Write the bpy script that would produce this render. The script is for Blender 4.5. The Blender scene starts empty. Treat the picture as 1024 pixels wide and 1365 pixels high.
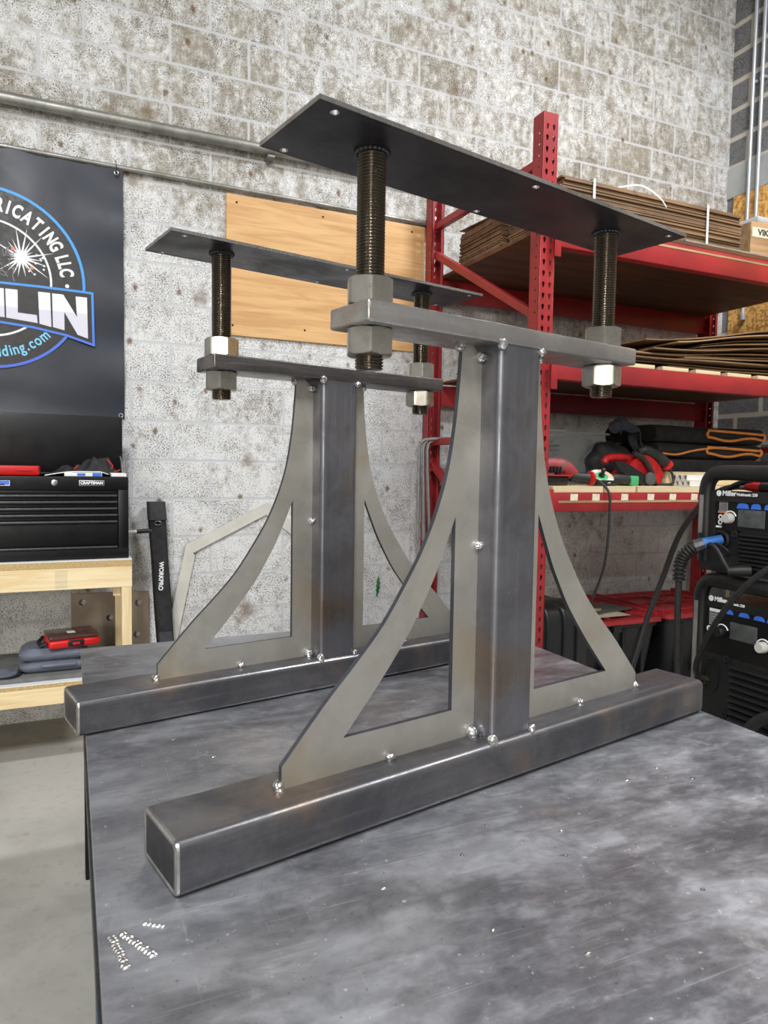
import bpy, bmesh, math, random
from mathutils import Matrix, Vector
random.seed(7)
PI=math.pi; sin=math.sin; cos=math.cos; R=math.radians
SC=bpy.context.scene; COL=SC.collection
# ------------------------------------------------------------------ materials
def lin(c):
    f=lambda v: v/12.92 if v<=.04045 else ((v+.055)/1.055)**2.4
    return tuple(f(x/255) for x in c)+(1,)
MATS={}
class NT:
    def __init__(s,name):
        s.m=bpy.data.materials.new(name); s.m.use_nodes=True
        s.t=s.m.node_tree; s.b=s.t.nodes['Principled BSDF']; MATS[name]=s.m
        s.tc=s.n('ShaderNodeTexCoord')
    def n(s,t,**k):
        o=s.t.nodes.new(t)
        for a,v in k.items(): setattr(o,a,v)
        return o
    def l(s,a,b): s.t.links.new(a,b)
    def inp(s,name,v):
        if hasattr(v,'node'): s.l(v,s.b.inputs[name])
        else: s.b.inputs[name].default_value=v
    def set(s,sock,v):
        if hasattr(v,'node'): s.l(v,sock)
        else: sock.default_value=v
    def co(s,scale=(1,1,1),loc=(0,0,0),rot=(0,0,0)):
        m=s.n('ShaderNodeMapping'); s.l(s.tc.outputs['Object'],m.inputs['Vector'])
        m.inputs['Scale'].default_value=scale; m.inputs['Location'].default_value=loc; m.inputs['Rotation'].default_value=rot
        return m.outputs['Vector']
    def noise(s,vec,scale=5,detail=4,rough=.55,dist=0):
        o=s.n('ShaderNodeTexNoise'); s.l(vec,o.inputs['Vector'])
        for k,v in dict(Scale=scale,Detail=detail,Roughness=rough,Distortion=dist).items(): o.inputs[k].default_value=v
        return o.outputs['Fac']
    def vor(s,vec,scale=5,rand=1.):
        o=s.n('ShaderNodeTexVoronoi'); s.l(vec,o.inputs['Vector']); o.inputs['Scale'].default_value=scale; o.inputs['Randomness'].default_value=rand
        return o
    def ramp(s,fac,a,b,va=0.,vb=1.):
        o=s.n('ShaderNodeMapRange'); o.interpolation_type='SMOOTHSTEP'; s.l(fac,o.inputs['Value'])
        for k,v in zip(('From Min','From Max','To Min','To Max'),(a,b,va,vb)): o.inputs[k].default_value=v
        return o.outputs['Result']
    def mix(s,f,a,b):
        o=s.n('ShaderNodeMix',data_type='RGBA'); s.set(o.inputs[0],f); s.set(o.inputs[6],a); s.set(o.inputs[7],b); return o.outputs[2]
    def math(s,op,a,b=0.):
        o=s.n('ShaderNodeMath',operation=op); s.set(o.inputs[0],a); s.set(o.inputs[1],b); return o.outputs[0]
    def bump(s,h,strength=.3,dist=.002):
        o=s.n('ShaderNodeBump'); s.l(h,o.inputs['Height']); o.inputs['Strength'].default_value=strength; o.inputs['Distance'].default_value=dist
        s.l(o.outputs['Normal'],s.b.inputs['Normal'])
def simple(name,col,rough=.5,metal=0.,var=.25,scale=12,bump=0.,bscale=150,col2=None,spec=None):
    t=NT(name); c=lin(col)
    f=t.noise(t.co(),scale,5)
    c2=lin(col2) if col2 else tuple(x*(1-var) for x in c[:3])+(1,)
    t.inp('Base Color',t.mix(t.ramp(f,.35,.68),c,c2)); t.inp('Roughness',t.ramp(f,.3,.7,max(.03,rough-.06),min(1,rough+.06))); t.inp('Metallic',metal)
    if spec is not None: t.b.inputs['Specular IOR Level'].default_value=spec
    if bump: t.bump(t.noise(t.co(),bscale,3),bump,.001)
    return t.m
def steel(name,c1,c2,rough=.38,metal=.9,grain=(60,60,3),warm=None,rvar=.1,gfac=.25):
    t=NT(name)
    a=t.noise(t.co(),7,6,.6,.4); g=t.noise(t.co(grain),1.5,5,.7)
    base=t.mix(t.ramp(a,.35,.66),lin(c1),lin(c2))
    if warm: base=t.mix(t.ramp(t.noise(t.co((2.2,2.2,2.2),(3,1,7)),2.2,4),.48,.72),base,lin(warm))
    base=t.mix(t.math('MULTIPLY',t.ramp(g,.45,.8),gfac),base,(.5,.48,.45,1))
    sp=t.ramp(t.noise(t.co(),260,2),.70,.78); base=t.mix(t.math('MULTIPLY',sp,.25),base,(.6,.6,.58,1))
    t.inp('Base Color',base); t.inp('Metallic',metal)
    t.inp('Roughness',t.math('ADD',t.ramp(a,.3,.7,rough-rvar,rough+rvar),t.ramp(g,.3,.7,-.04,.06)))
    t.bump(g,.05,.001); return t.m
steel('mill_scale_steel',(112,111,114),(84,84,88),.36,.78,(3,60,60),(128,112,100),gfac=.12)
steel('column_steel',(126,126,132),(100,100,106),.36,.78,(60,60,2),(116,106,98),gfac=.12)
steel('plate_steel',(182,179,172),(162,159,152),.42,.65,(14,14,14),(168,158,140),gfac=.08)
steel('dark_plate_steel',(72,72,76),(58,58,62),.40,.75,(3,40,40),gfac=.08)
steel('bar_steel',(176,174,172),(150,148,148),.32,.8,(3,50,50),(146,128,112))
steel('nut_steel',(184,180,172),(164,160,152),.30,.95,(20,20,20),rvar=.05,gfac=.1)
simple('thread_steel',(100,92,80),.2,.97,.2,6)
steel('cut_edge',(84,86,94),(70,72,80),.45,.6,gfac=.05)
steel('bright_weld',(215,215,215),(180,180,182),.22,.95,(90,90,90))
steel('ground_edge',(185,184,182),(140,138,134),.3,.92,(60,60,60),(150,130,105))
steel('galvanized',(190,192,192),(160,162,162),.35,.85,(6,40,40))
steel('weathered_galvanized',(168,168,162),(134,134,128),.45,.7,(6,40,40))
def table_mat():
    t=NT('table_steel'); o=t.co()
    a=t.noise(t.co((1,1.5,1)),3.0,9,.66,.35); b=t.noise(t.co((1.3,1,1),(5,2,0)),9,8,.68,.6)
    d=t.noise(t.co((1,2.2,1),(2,1,0),(0,0,.2)),13,9,.75,.2)
    base=t.mix(t.ramp(a,.36,.66),lin((122,123,129)),lin((168,170,176)))
    base=t.mix(t.math('MULTIPLY',t.ramp(d,.42,.74),.36),base,lin((196,198,203)))
    base=t.mix(t.math('MULTIPLY',t.ramp(b,.50,.70),.42),base,lin((92,92,97)))
    base=t.mix(t.math('MULTIPLY',t.ramp(t.noise(t.co((1,1,1),(9,4,0)),5,6,.65),.58,.72),.35),base,lin((166,154,140)))
    base=t.mix(t.math('MULTIPLY',t.ramp(t.noise(t.co((1,1.6,1),(1,8,0)),6.5,9,.7,.5),.60,.72),.5),base,lin((205,206,209)))
    def scr(sc,off,rot,lo,w): return t.ramp(t.noise(t.co(sc,off,rot),1,5,.65),lo,lo+w)
    sc=t.math('MAXIMUM',t.math('MAXIMUM',scr((2.2,150,1),(0,0,0),(0,0,.35),.63,.08),scr((150,3,1),(3,3,0),(0,0,.7),.66,.08)),t.math('MAXIMUM',scr((3,230,1),(7,1,0),(0,0,-.12),.62,.09),scr((4,260,1),(2,6,0),(0,0,.16),.64,.09)))
    base=t.mix(t.math('MULTIPLY',sc,.42),base,lin((214,215,218)))
    sp=t.ramp(t.noise(t.co(),120,3),.69,.74); base=t.mix(t.math('MULTIPLY',sp,.75),base,lin((225,226,229)))
    sd=t.ramp(t.noise(t.co((1,1,1),(4,4,1)),150,3),.68,.73); base=t.mix(t.math('MULTIPLY',sd,.5),base,lin((50,50,52)))
    t.inp('Base Color',base); t.inp('Metallic',.78)
    rr=t.math('ADD',t.ramp(a,.3,.7,.30,.44),t.ramp(d,.35,.7,-.05,.10)); t.inp('Roughness',rr)
    t.bump(t.math('ADD',t.math('ADD',t.noise(t.co(),30,4),t.math('MULTIPLY',d,.8)),t.math('MULTIPLY',sc,.5)),.10,.001)
table_mat()
def cmu(name,axis,light,tan,mortar,streak=1.,off=.29,pitc=(58,52,44),mort=.009,pitm=(128,121,108)):
    t=NT(name)
    sx=t.n('ShaderNodeSeparateXYZ'); t.l(t.tc.outputs['Object'],sx.inputs[0])
    cb=t.n('ShaderNodeCombineXYZ'); t.l(t.math('SUBTRACT',sx.outputs[axis],off),cb.inputs[0]); t.l(t.math('SUBTRACT',sx.outputs[2],.1),cb.inputs[1])
    wob=t.n('ShaderNodeVectorMath',operation='ADD'); t.l(cb.outputs[0],wob.inputs[0])
    nz=t.n('ShaderNodeTexNoise'); nz.inputs['Scale'].default_value=7; t.l(t.tc.outputs['Object'],nz.inputs['Vector'])
    ms=t.n('ShaderNodeVectorMath',operation='SCALE'); ms.inputs['Scale'].default_value=.007; t.l(nz.outputs['Color'],ms.inputs[0]); t.l(ms.outputs[0],wob.inputs[1])
    br=t.n('ShaderNodeTexBrick'); t.l(wob.outputs[0],br.inputs['Vector']); br.offset=.5
    for k,v in {'Scale':1,'Brick Width':.4,'Row Height':.2,'Mortar Size':mort,'Mortar Smooth':.45,'Bias':0}.items(): br.inputs[k].default_value=v
    br.inputs['Color1'].default_value=(.1,.1,.1,1); br.inputs['Color2'].default_value=(.9,.9,.9,1); br.inputs['Mortar'].default_value=(.5,.5,.5,1)
    sel=t.n('ShaderNodeSeparateColor'); t.l(br.outputs['Color'],sel.inputs[0])
    big=t.noise(t.co((1,1,1)),1.9,5); st=t.noise(t.co((17,17,6.5)),1,8,.76,.35)
    mid=t.noise(t.co(),20,7,.75); inv=t.math('SUBTRACT',1.,t.math('MULTIPLY',br.outputs['Fac'],.85))
    h=t.ramp(sx.outputs[2],1.5,3.0)                     # the grime is heavier higher up the wall
    f=t.math('ADD',t.math('ADD',t.math('MULTIPLY',st,.75),t.math('MULTIPLY',mid,.75)),t.math('ADD',t.math('MULTIPLY',big,.45),t.math('MULTIPLY',sel.outputs[0],.09)))
    f=t.math('ADD',f,t.math('MULTIPLY',h,.15*streak))
    gr=t.math('MULTIPLY',t.ramp(f,1.0,1.34),t.math('SUBTRACT',1.,t.math('MULTIPLY',br.outputs['Fac'],.6)))
    base=t.mix(t.math('MULTIPLY',gr,.9*streak),lin(light),lin(tan))
    base=t.mix(t.math('MULTIPLY',br.outputs['Fac'],.8),base,lin(mortar))
    p1=t.noise(t.co((1,1,1)),130,5,.8); w1=t.math('ADD',p1,t.math('MULTIPLY',t.math('SUBTRACT',mid,.5),.55))
    p1m=t.math('MULTIPLY',t.ramp(w1,.50,.66),inv); base=t.mix(t.math('MULTIPLY',p1m,.62),base,lin(pitm))
    pit=t.noise(t.co((1,1,1),(2,5,1)),150,4,.7); pm=t.math('MULTIPLY',t.ramp(t.math('ADD',pit,t.math('MULTIPLY',t.noise(t.co(),7,4),.22)),.66,.71),inv)
    base=t.mix(t.math('MULTIPLY',pm,.9),base,lin(pitc))
    v=t.vor(t.co(),3.1); rs=t.ramp(t.math('ADD',v.outputs['Distance'],t.math('MULTIPLY',t.noise(t.co(),26,5,.7),.26)),.16,.36,1,0)
    rs=t.math('MULTIPLY',rs,t.ramp(t.noise(t.co((1,1,1),(4,4,4)),2.3,3),.38,.48)); base=t.mix(t.math('MULTIPLY',rs,.72*streak),base,lin((104,80,44)))
    v2=t.vor(t.co((1,1,.7),(2,0,3)),8.); r2=t.ramp(t.math('ADD',v2.outputs['Distance'],t.math('MULTIPLY',t.noise(t.co(),50,4,.7),.22)),.15,.26,1,0)
    r2=t.math('MULTIPLY',r2,t.ramp(t.noise(t.co((1,1,1),(1,9,4)),3,3),.36,.46)); base=t.mix(t.math('MULTIPLY',r2,.85*streak),base,lin((104,74,38)))
    t.inp('Base Color',base); t.inp('Roughness',.88)
    hh=t.math('SUBTRACT',t.math('MULTIPLY',mid,.5),t.math('ADD',pm,t.math('MULTIPLY',br.outputs['Fac'],.8))); t.bump(hh,.45,.004)
cmu('block_wall',0,(221,222,223),(140,132,115),(190,192,196))
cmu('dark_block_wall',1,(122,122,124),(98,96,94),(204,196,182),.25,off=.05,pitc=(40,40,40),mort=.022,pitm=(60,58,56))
simple('shop_wall',(150,150,148),.8)
def concrete():
    t=NT('concrete_floor'); a=t.noise(t.co(),1.8,8,.6,.4); b=t.noise(t.co((1,1,1),(3,3,3)),22,5,.65)
    c=t.mix(t.ramp(a,.35,.68),lin((172,170,164)),lin((150,148,142)))
    c=t.mix(t.math('MULTIPLY',t.ramp(b,.5,.75),.5),c,lin((138,136,130)))
    c=t.mix(t.math('MULTIPLY',t.ramp(t.noise(t.co(),120,2),.70,.76),.6),c,lin((90,88,84)))
    v=t.vor(t.co((1,1,1),(1,2,0)),5.); c=t.mix(t.math('MULTIPLY',t.ramp(v.outputs['Distance'],.05,.07,1,0),.35),c,lin((120,112,104)))
    t.inp('Base Color',c); t.inp('Roughness',.7); t.bump(b,.12,.002)
concrete()
def wood(name,c1,c2,axis=0,knot=True,ring=9.,sh=0):
    t=NT(name); s=[14,14,14]; s[axis]=1.3
    g=t.noise(t.co(tuple(s),(sh,sh,sh)),1.4,6,.6,.6); s2=[60,60,60]; s2[axis]=2.5
    f=t.noise(t.co(tuple(s2)),1.5,5,.7)
    c=t.mix(t.ramp(g,.36,.66),lin(c1),lin(c2)); c=t.mix(t.math('MULTIPLY',t.ramp(f,.52,.75),.45),c,tuple(x*.62 for x in lin(c2)[:3])+(1,))
    if knot:
        v=t.vor(t.co((1,1,1),(.37+sh,.7,.2)),3.4); k=t.ramp(t.math('ADD',v.outputs['Distance'],t.math('MULTIPLY',f,.05)),.045,.075,1,0)
        c=t.mix(t.math('MULTIPLY',k,.8),c,lin((88,52,26)))
    t.inp('Base Color',c); t.inp('Roughness',.62); t.bump(f,.12,.001); return t.m
wood('pine_lumber',(236,218,178),(222,196,148),0)
wood('pine_lumber_upright',(230,210,170),(214,188,142),2)
wood('plywood_face',(218,176,122),(196,150,98),0)
wood('deck_plywood',(112,70,44),(84,52,34),0,False)
wood('slat_wood',(222,206,170),(196,176,138),0,False)
wood('cardboard',(136,108,80),(104,80,58),0,False)
wood('cardboard_pale',(176,144,106),(142,112,80),0,False)
wood('plywood_edge',(176,150,110),(130,100,66),0,False)
def osb():
    t=NT('oriented_strand_board'); v=t.vor(t.co((1,38,70),rot=(.4,0,0)),1.); v2=t.vor(t.co((1,70,30),(3,1,0),(-.5,0,0)),1.)
    sc=t.n('ShaderNodeSeparateColor'); t.l(v.outputs['Color'],sc.inputs[0]); s2=t.n('ShaderNodeSeparateColor'); t.l(v2.outputs['Color'],s2.inputs[0])
    f=t.math('MULTIPLY',t.math('ADD',sc.outputs[0],s2.outputs[1]),.5)
    t.inp('Base Color',t.mix(t.ramp(f,.15,.85),lin((232,186,106)),lin((168,116,54)))); t.inp('Roughness',.6)
osb()
def gradient_z(name,c1,c2,z0,z1):
    t=NT(name); sx=t.n('ShaderNodeSeparateXYZ'); t.l(t.tc.outputs['Object'],sx.inputs[0])
    t.inp('Base Color',t.mix(t.ramp(sx.outputs[2],z0,z1),lin(c1),lin(c2))); t.inp('Roughness',.45)
simple('banner_vinyl',(38,43,56),.42,0,.3,4)
simple('banner_disc',(38,37,38),.42,0,.35,40)
gradient_z('print_blue',(74,104,212),(62,158,232),.20,.80)
simple('print_cyan',(120,200,240),.45,var=.05)
simple('print_white',(240,241,245),.45,var=.05)
gradient_z('print_silver',(212,212,226),(246,247,250),.497,.507)
simple('print_grey',(150,150,152),.45,var=.3)
simple('print_orange',(226,128,90),.45,var=.2)
def rackred():
    t=NT('rack_red'); n=t.noise(t.co(),6,5); c=t.mix(t.ramp(n,.35,.7),lin((156,38,42)),lin((132,33,38)))
    w=t.noise(t.co((20,20,12)),1.6,6,.7); c=t.mix(t.math('MULTIPLY',t.ramp(w,.70,.76),.75),c,lin((190,178,170)))
    t.inp('Base Color',c); t.inp('Roughness',.42)
rackred()
simple('black_paint',(15,15,17),.38,0,.4,20,spec=.35)
simple('pocket_grey',(54,54,58),.7,0,.3,30,.2,200)
simple('black_plastic',(24,24,26),.42,0,.3,30,.05)
simple('soft_black',(30,30,32),.75,0,.4,25,.3,300)
simple('black_rubber',(34,34,34),.55,0,.35,40)
simple('drawer_trim',(84,84,88),.4,.6,.3,60)
simple('dark_hole',(6,6,6),.9)
simple('white_laminate',(226,230,232),.35,0,.08,30)
simple('grey_board',(110,112,110),.45,0,.25,20)
simple('particle_board',(196,168,118),.75,0,.3,140,.2,200)
simple('case_grey',(104,110,124),.45,0,.15,15,.05)
simple('case_red',(206,26,28),.35,0,.15)
simple('tool_red',(196,30,34),.4,0,.3,20)
simple('dusty_red',(150,44,52),.6,0,.5,20,col2=(108,62,62))
simple('tote_red',(190,52,60),.42,0,.25,10)
simple('tote_black',(30,31,33),.4,0,.25,12,.03)
simple('rag_grey',(62,66,74),.9,0,.3,30,.4,250)
simple('blanket_black',(22,21,21),.9,0,.3,30,.3,300)
simple('blanket_orange',(206,128,58),.8,0,.3,60)
simple('white_plastic',(222,222,216),.4,0,.1)
simple('paper_white',(232,232,232),.6,0,.08)
simple('paper_tag',(228,220,196),.7,0,.2,60)
simple('ink',(50,48,46),.6)
simple('paint_green',(30,120,62),.7,0,.3,30)
simple('connector_blue',(46,108,186),.4,0,.15)
simple('icon_blue',(58,116,226),.4,0,.1)
simple('pale_steel_strip',(216,214,206),.5,.15,.15,8)
simple('warm_plate',(150,136,120),.5,.3,.25,6)
simple('screen_grey',(84,88,88),.25,0,.35,40)
simple('knob_grey',(196,196,190),.4,0,.1)
simple('label_orange',(190,122,70),.5,0,.1)
simple('disc_green',(70,170,110),.5,0,.2)
simple('disc_tan',(206,172,132),.7,0,.2)
simple('strap_white',(214,220,228),.35,0,.05)
simple('conduit_grey',(196,202,208),.35,.5,.1)
simple('ceiling_white',(140,140,140),.8)
simple('painted_strip',(168,170,170),.7,0,.2,6,.2,60)
simple('tape_blue',(52,104,170),.5,0,.2)
def clear(name,tint,a):
    t=NT(name); t.inp('Base Color',lin(tint)); t.inp('Roughness',.12); t.inp('Alpha',a); t.m.use_backface_culling=False
clear('clear_plastic',(150,156,156),.26); clear('smoked_plastic',(90,60,54),.72)
# ------------------------------------------------------------------ mesh helpers
BASE={}
class MB:
    def __init__(s): s.b=bmesh.new()
    def _v(s,ps): return [s.b.verts.new(p) for p in ps]
    def _f(s,vs):
        try: return s.b.faces.new(vs)
        except ValueError: return None
    def box(s,c0,c1,bev=0.,seg=2,M=None):
        t=bmesh.new(); bmesh.ops.create_cube(t,size=1)
        d=[abs(c1[i]-c0[i]) for i in range(3)]; m=[(c1[i]+c0[i])/2 for i in range(3)]
        bmesh.ops.scale(t,vec=d,verts=t.verts)
        if bev: bmesh.ops.bevel(t,geom=t.edges[:],offset=min(bev,.49*min(d)),segments=seg,affect='EDGES',profile=.5)
        bmesh.ops.translate(t,vec=m,verts=t.verts)
        return s.join(t,M)
    def join(s,t,M=None):
        if M is not None: bmesh.ops.transform(t,matrix=M,verts=t.verts)
        me=bpy.data.meshes.new('tmp'); t.to_mesh(me); t.free(); s.b.from_mesh(me); bpy.data.meshes.remove(me); return s
    def loft(s,rings,cap=True,closed=False):
        n=len(rings[0]); V=[s._v(r) for r in rings]
        k=len(rings)
        for i in range(k if closed else k-1):
            A,B=V[i],V[(i+1)%k]
            for j in range(n): s._f((A[j],A[(j+1)%n],B[(j+1)%n],B[j]))
        if cap and not closed: s._f(V[0][::-1]); s._f(V[-1])
        return s
    def tube(s,pts,r,n=10,cap=True,closed=False):
        pts=[Vector(p) for p in pts]; k=len(pts); rr=r if isinstance(r,(list,tuple)) else [r]*k
        rings=[]; up=None
        for i in range(k):
            if closed: d=pts[(i+1)%k]-pts[i-1]
            else: d=pts[min(i+1,k-1)]-pts[max(i-1,0)]
            d.normalize()
            if up is None: up=Vector((0,0,1)) if abs(d.z)<.9 else Vector((1,0,0))
            x=d.cross(up)
            if x.length<1e-5: x=d.cross(Vector((1,.3,0)))
            x.normalize(); y=x.cross(d).normalized(); up=y
            rings.append([pts[i]+x*rr[i]*cos(2*PI*j/n)+y*rr[i]*sin(2*PI*j/n) for j in range(n)])
        return s.loft(rings,cap,closed)
    def lathe(s,prof,c=(0,0,0),n=24,M=None,cap=True):
        t=MB(); t.loft([[(r*cos(2*PI*j/n),r*sin(2*PI*j/n),z) for j in range(n)] for r,z in prof],cap)
        mm=Matrix.Translation(c)@(M if M is not None else Matrix())
        return s.join(t.b,mm)
    def cyl(s,p,q,r,n=16): return s.tube([p,q],r,n)
    def prism(s,poly,axis,a,b):
        f={'x':lambda u,v,w:(w,u,v),'y':lambda u,v,w:(u,w,v),'z':lambda u,v,w:(u,v,w)}[axis]
        return s.loft([[f(u,v,a) for u,v in poly],[f(u,v,b) for u,v in poly]])
    def sphere(s,c,rad,n=12,M=None):
        t=bmesh.new(); bmesh.ops.create_uvsphere(t,u_segments=n,v_segments=max(6,n*2//3),radius=1)
        rad=(rad,)*3 if not isinstance(rad,(tuple,list)) else rad
        bmesh.ops.scale(t,vec=rad,verts=t.verts)
        if M is not None: bmesh.ops.transform(t,matrix=M,verts=t.verts)
        bmesh.ops.translate(t,vec=c,verts=t.verts); return s.join(t)
    def grid(s,fn,nu,nv,thick=0.):
        V=[s._v([fn(i/nu,j/nv) for j in range(nv+1)]) for i in range(nu+1)]
        for i in range(nu):
            for j in range(nv): s._f((V[i][j],V[i+1][j],V[i+1][j+1],V[i][j+1]))
        if thick:
            bmesh.ops.recalc_face_normals(s.b,faces=s.b.faces[:]); bmesh.ops.solidify(s.b,geom=s.b.faces[:],thickness=thick)
        return s
    def plate(s,outer,holes,t,M,bev=0.):
        cu=bpy.data.curves.new('tmp','CURVE'); cu.dimensions='2D'; cu.fill_mode='BOTH'; cu.extrude=t/2; cu.bevel_depth=bev; cu.bevel_resolution=1
        for poly in [outer]+list(holes):
            sp=cu.splines.new('POLY'); sp.points.add(len(poly)-1); sp.use_cyclic_u=True
            for p,(u,v) in zip(sp.points,poly): p.co=(u,v,0,1)
        return s._curve(cu,M)
    def _curve(s,cu,M):
        ob=bpy.data.objects.new('tmp',cu); me=bpy.data.meshes.new_from_object(ob); bpy.data.objects.remove(ob)
        t=bmesh.new(); t.from_mesh(me); bpy.data.meshes.remove(me); bmesh.ops.remove_doubles(t,verts=t.verts,dist=1e-6)
        return s.join(t,M)
    def text(s,txt,size,M,depth=.0006,bold=.0,sx=1.,align='CENTER',space=1.):
        cu=bpy.data.curves.new('tmp','FONT'); cu.body=txt; cu.size=size; cu.extrude=depth; cu.offset=bold; cu.align_x=align; cu.align_y='CENTER'; cu.space_character=space; cu.resolution_u=4
        return s._curve(cu,M@Matrix.Diagonal((sx,1,1,1)))
def place(o,me,parent,loc=None):
    COL.objects.link(o)
    if parent is not None:
        o.parent=parent; b=BASE[parent]; me.transform(b.inverted()); BASE[o]=b
    else:
        if loc is None:
            xs=[v.co for v in me.vertices]; loc=((min(v.x for v in xs)+max(v.x for v in xs))/2,(min(v.y for v in xs)+max(v.y for v in xs))/2,min(v.z for v in xs))
        me.transform(Matrix.Translation([-c for c in loc])); o.location=loc; BASE[o]=Matrix.Translation(loc)
def obj(name,mb,mat,parent=None,smooth=35,loc=None,label=None,local=False,recalc=True):
    me=bpy.data.meshes.new(name)
    if recalc: bmesh.ops.recalc_face_normals(mb.b,faces=mb.b.faces[:])
    mb.b.to_mesh(me); mb.b.free(); me.materials.append(MATS[mat])
    if smooth:
        for p in me.polygons: p.use_smooth=True
        me.set_sharp_from_angle(angle=R(smooth))
    o=bpy.data.objects.new(name,me)
    if local: COL.objects.link(o); o.parent=parent; BASE[o]=BASE[parent]
    else: place(o,me,parent,loc)
    if label: o['label']=label
    return o
def edge_mat(o,mat,axis,test=None):
    me=o.data; me.materials.append(MATS[mat])
    for p in me.polygons:
        if abs(p.normal[axis])<.5: p.material_index=1
    return o
def tag(o,label,cat,group=None):
    o['label']=label; o['category']=cat
    if group: o['group']=group
    return o
def thing(name,label,cat,loc=(0,0,0),rz=0.,group=None):
    o=bpy.data.objects.new(name,None); o.empty_display_size=.05; COL.objects.link(o); o.location=loc; o.rotation_euler=(0,0,rz)
    BASE[o]=Matrix.Translation(loc)@Matrix.Rotation(rz,4,'Z'); return tag(o,label,cat,group)
def struct(name,mb,mat,parent=None,loc=(0,0,0)):
    o=obj(name,mb,mat,parent,smooth=0,loc=loc)
    if parent is None: o['kind']='structure'
    return o
def dup(root,loc,rz,label,group=None):
    r=root.copy(); COL.objects.link(r); r.location=loc; r.rotation_euler=(0,0,rz); r['label']=label
    if group: r['group']=group
    out=[]
    for ch in list(root.children):
        c=ch.copy(); COL.objects.link(c); c.parent=r; out.append(c)
        for g in ch.children:
            d=g.copy(); COL.objects.link(d); d.parent=c
    return r,out
def rrect(w,h,r,n=5):
    P=[]
    for cx,cy,a0 in ((w-r,h-r,0),(-w+r,h-r,90),(-w+r,-h+r,180),(w-r,-h+r,270)):
        for i in range(n+1):
            a=R(a0+90*i/n); P.append((cx+r*cos(a),cy+r*sin(a)))
    return P
def circ(x,y,r,n=14): return [(x+r*cos(2*PI*i/n),y+r*sin(2*PI*i/n)) for i in range(n)]
XZ=lambda y: Matrix(((1,0,0,0),(0,0,-1,y),(0,1,0,0),(0,0,0,1)))      # a drawing in (u,v) stood up to face -Y at depth y
YZ=lambda x: Matrix(((0,0,-1,x),(-1,0,0,0),(0,1,0,0),(0,0,0,1)))     # a drawing stood up to face -X; u runs towards -Y
T=Matrix.Translation
def Rot(a,ax): return Matrix.Rotation(a,4,ax)
def smoothpath(P,n=6):
    P=[Vector(p) for p in P]; out=[]
    for i in range(len(P)-1):
        p0=P[max(i-1,0)]; p1=P[i]; p2=P[i+1]; p3=P[min(i+2,len(P)-1)]
        for k in range(n):
            t=k/n; out.append(.5*((2*p1)+(p2-p0)*t+(2*p0-5*p1+4*p2-p3)*t*t+(3*p1-p0-3*p2+p3)*t**3))
    out.append(P[-1]); return out
# ------------------------------------------------------------------ the room
WY=3.80; WX=4.43
struct('floor',MB().box((-6.2,-9.2,-.15),(WX+.2,WY+.2,0)),'concrete_floor')
wb=struct('wall_back',MB().box((-6.2,WY,0),(WX+.2,WY+.2,5.2)),'block_wall')
wr=struct('wall_right',MB().box((WX,-9.2,0),(WX+.2,WY,5.2)),'dark_block_wall')
struct('wall_left',MB().box((-6.2,-9.2,0),(-6,WY,5.2)),'shop_wall')
struct('wall_front',MB().box((-6,-9.2,0),(WX,-9,5.2)),'shop_wall')
struct('ceiling',MB().box((-6.2,-9.2,5.2),(WX+.2,WY+.2,5.35)),'ceiling_white')
o=struct('trim_1',MB().box((WX-.012,-2,3.275),(WX,WY,3.49)),'painted_strip')
g=MB().grid(lambda u,v:(1.665+.010*sin(v*2)+(u-.5)*.024*(1-abs(2*v-1)**2)+.004*sin(v*31),WY-.0012,.50+.135*v),3,14)
o=obj('paint_mark',g,'paint_green',wb,smooth=0,label='green paint stroke')
# board on the right wall
tag(obj('strand_board',MB().box((WX-.014,1.1,2.05),(WX-.001,WY-.062,3.27)),'oriented_strand_board'),'golden strand board panel fixed to the right wall below the grey band','board')
for k,(y,z0,lab) in enumerate(((3.60,2.40,'left'),(3.53,2.62,'right'))):
    t=thing('conduit','thin galvanised vertical conduit on right wall, %s of the pair'%('left-hand one' if k==0 else 'right-hand one'),'pipe',(WX-.03,y,z0),0,'vertical conduits in the corner')
    obj('pipe',MB().cyl((WX-.032,y,z0),(WX-.032,y,5.19),.0125,12),'conduit_grey',t)
    obj('fitting',MB().lathe([(.018,0),(.018,.05),(.014,.055)],(WX-.032,y,z0-.03),12),'conduit_grey',t)
    obj('clip',MB().box((WX-.033,y-.022,4.0),(WX-.001,y+.022,4.02),.004),'conduit_grey',t)
# long pipes on the back wall
t=thing('wall_pipe','thick weathered galvanised pipe running along the block wall above the thin conduit','pipe',(.2,WY-.05,2.93))
obj('pipe',MB().cyl((-1.6,WY-.045,2.935),(1.95,WY-.045,2.952),.027,16),'weathered_galvanized',t)
for x in (-.9,.99): obj('clip',MB().box((x-.02,WY-.075,2.90),(x+.02,WY-.001,2.914),.004).box((x-.012,WY-.012,2.89),(x+.012,WY-.001,2.985),.003),'weathered_galvanized',t)
t=thing('thin_conduit','thin grey conduit on the block wall, holding the black banner','pipe',(.2,WY-.03,2.72))
obj('pipe',MB().cyl((-1.5,WY-.022,2.742),(1.94,WY-.022,2.718),.0115,12),'weathered_galvanized',t)
for x in (.60,1.3): obj('coupling',MB().cyl((x-.03,WY-.022,2.742-.024*(x+1.5)/3.44),(x+.03,WY-.022,2.741-.024*(x+1.5)/3.44),.0145,12),'weathered_galvanized',t)
obj('end_box',MB().box((1.945,WY-.06,2.67),(2.03,WY-.001,2.76),.008),'galvanized',t)
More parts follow.
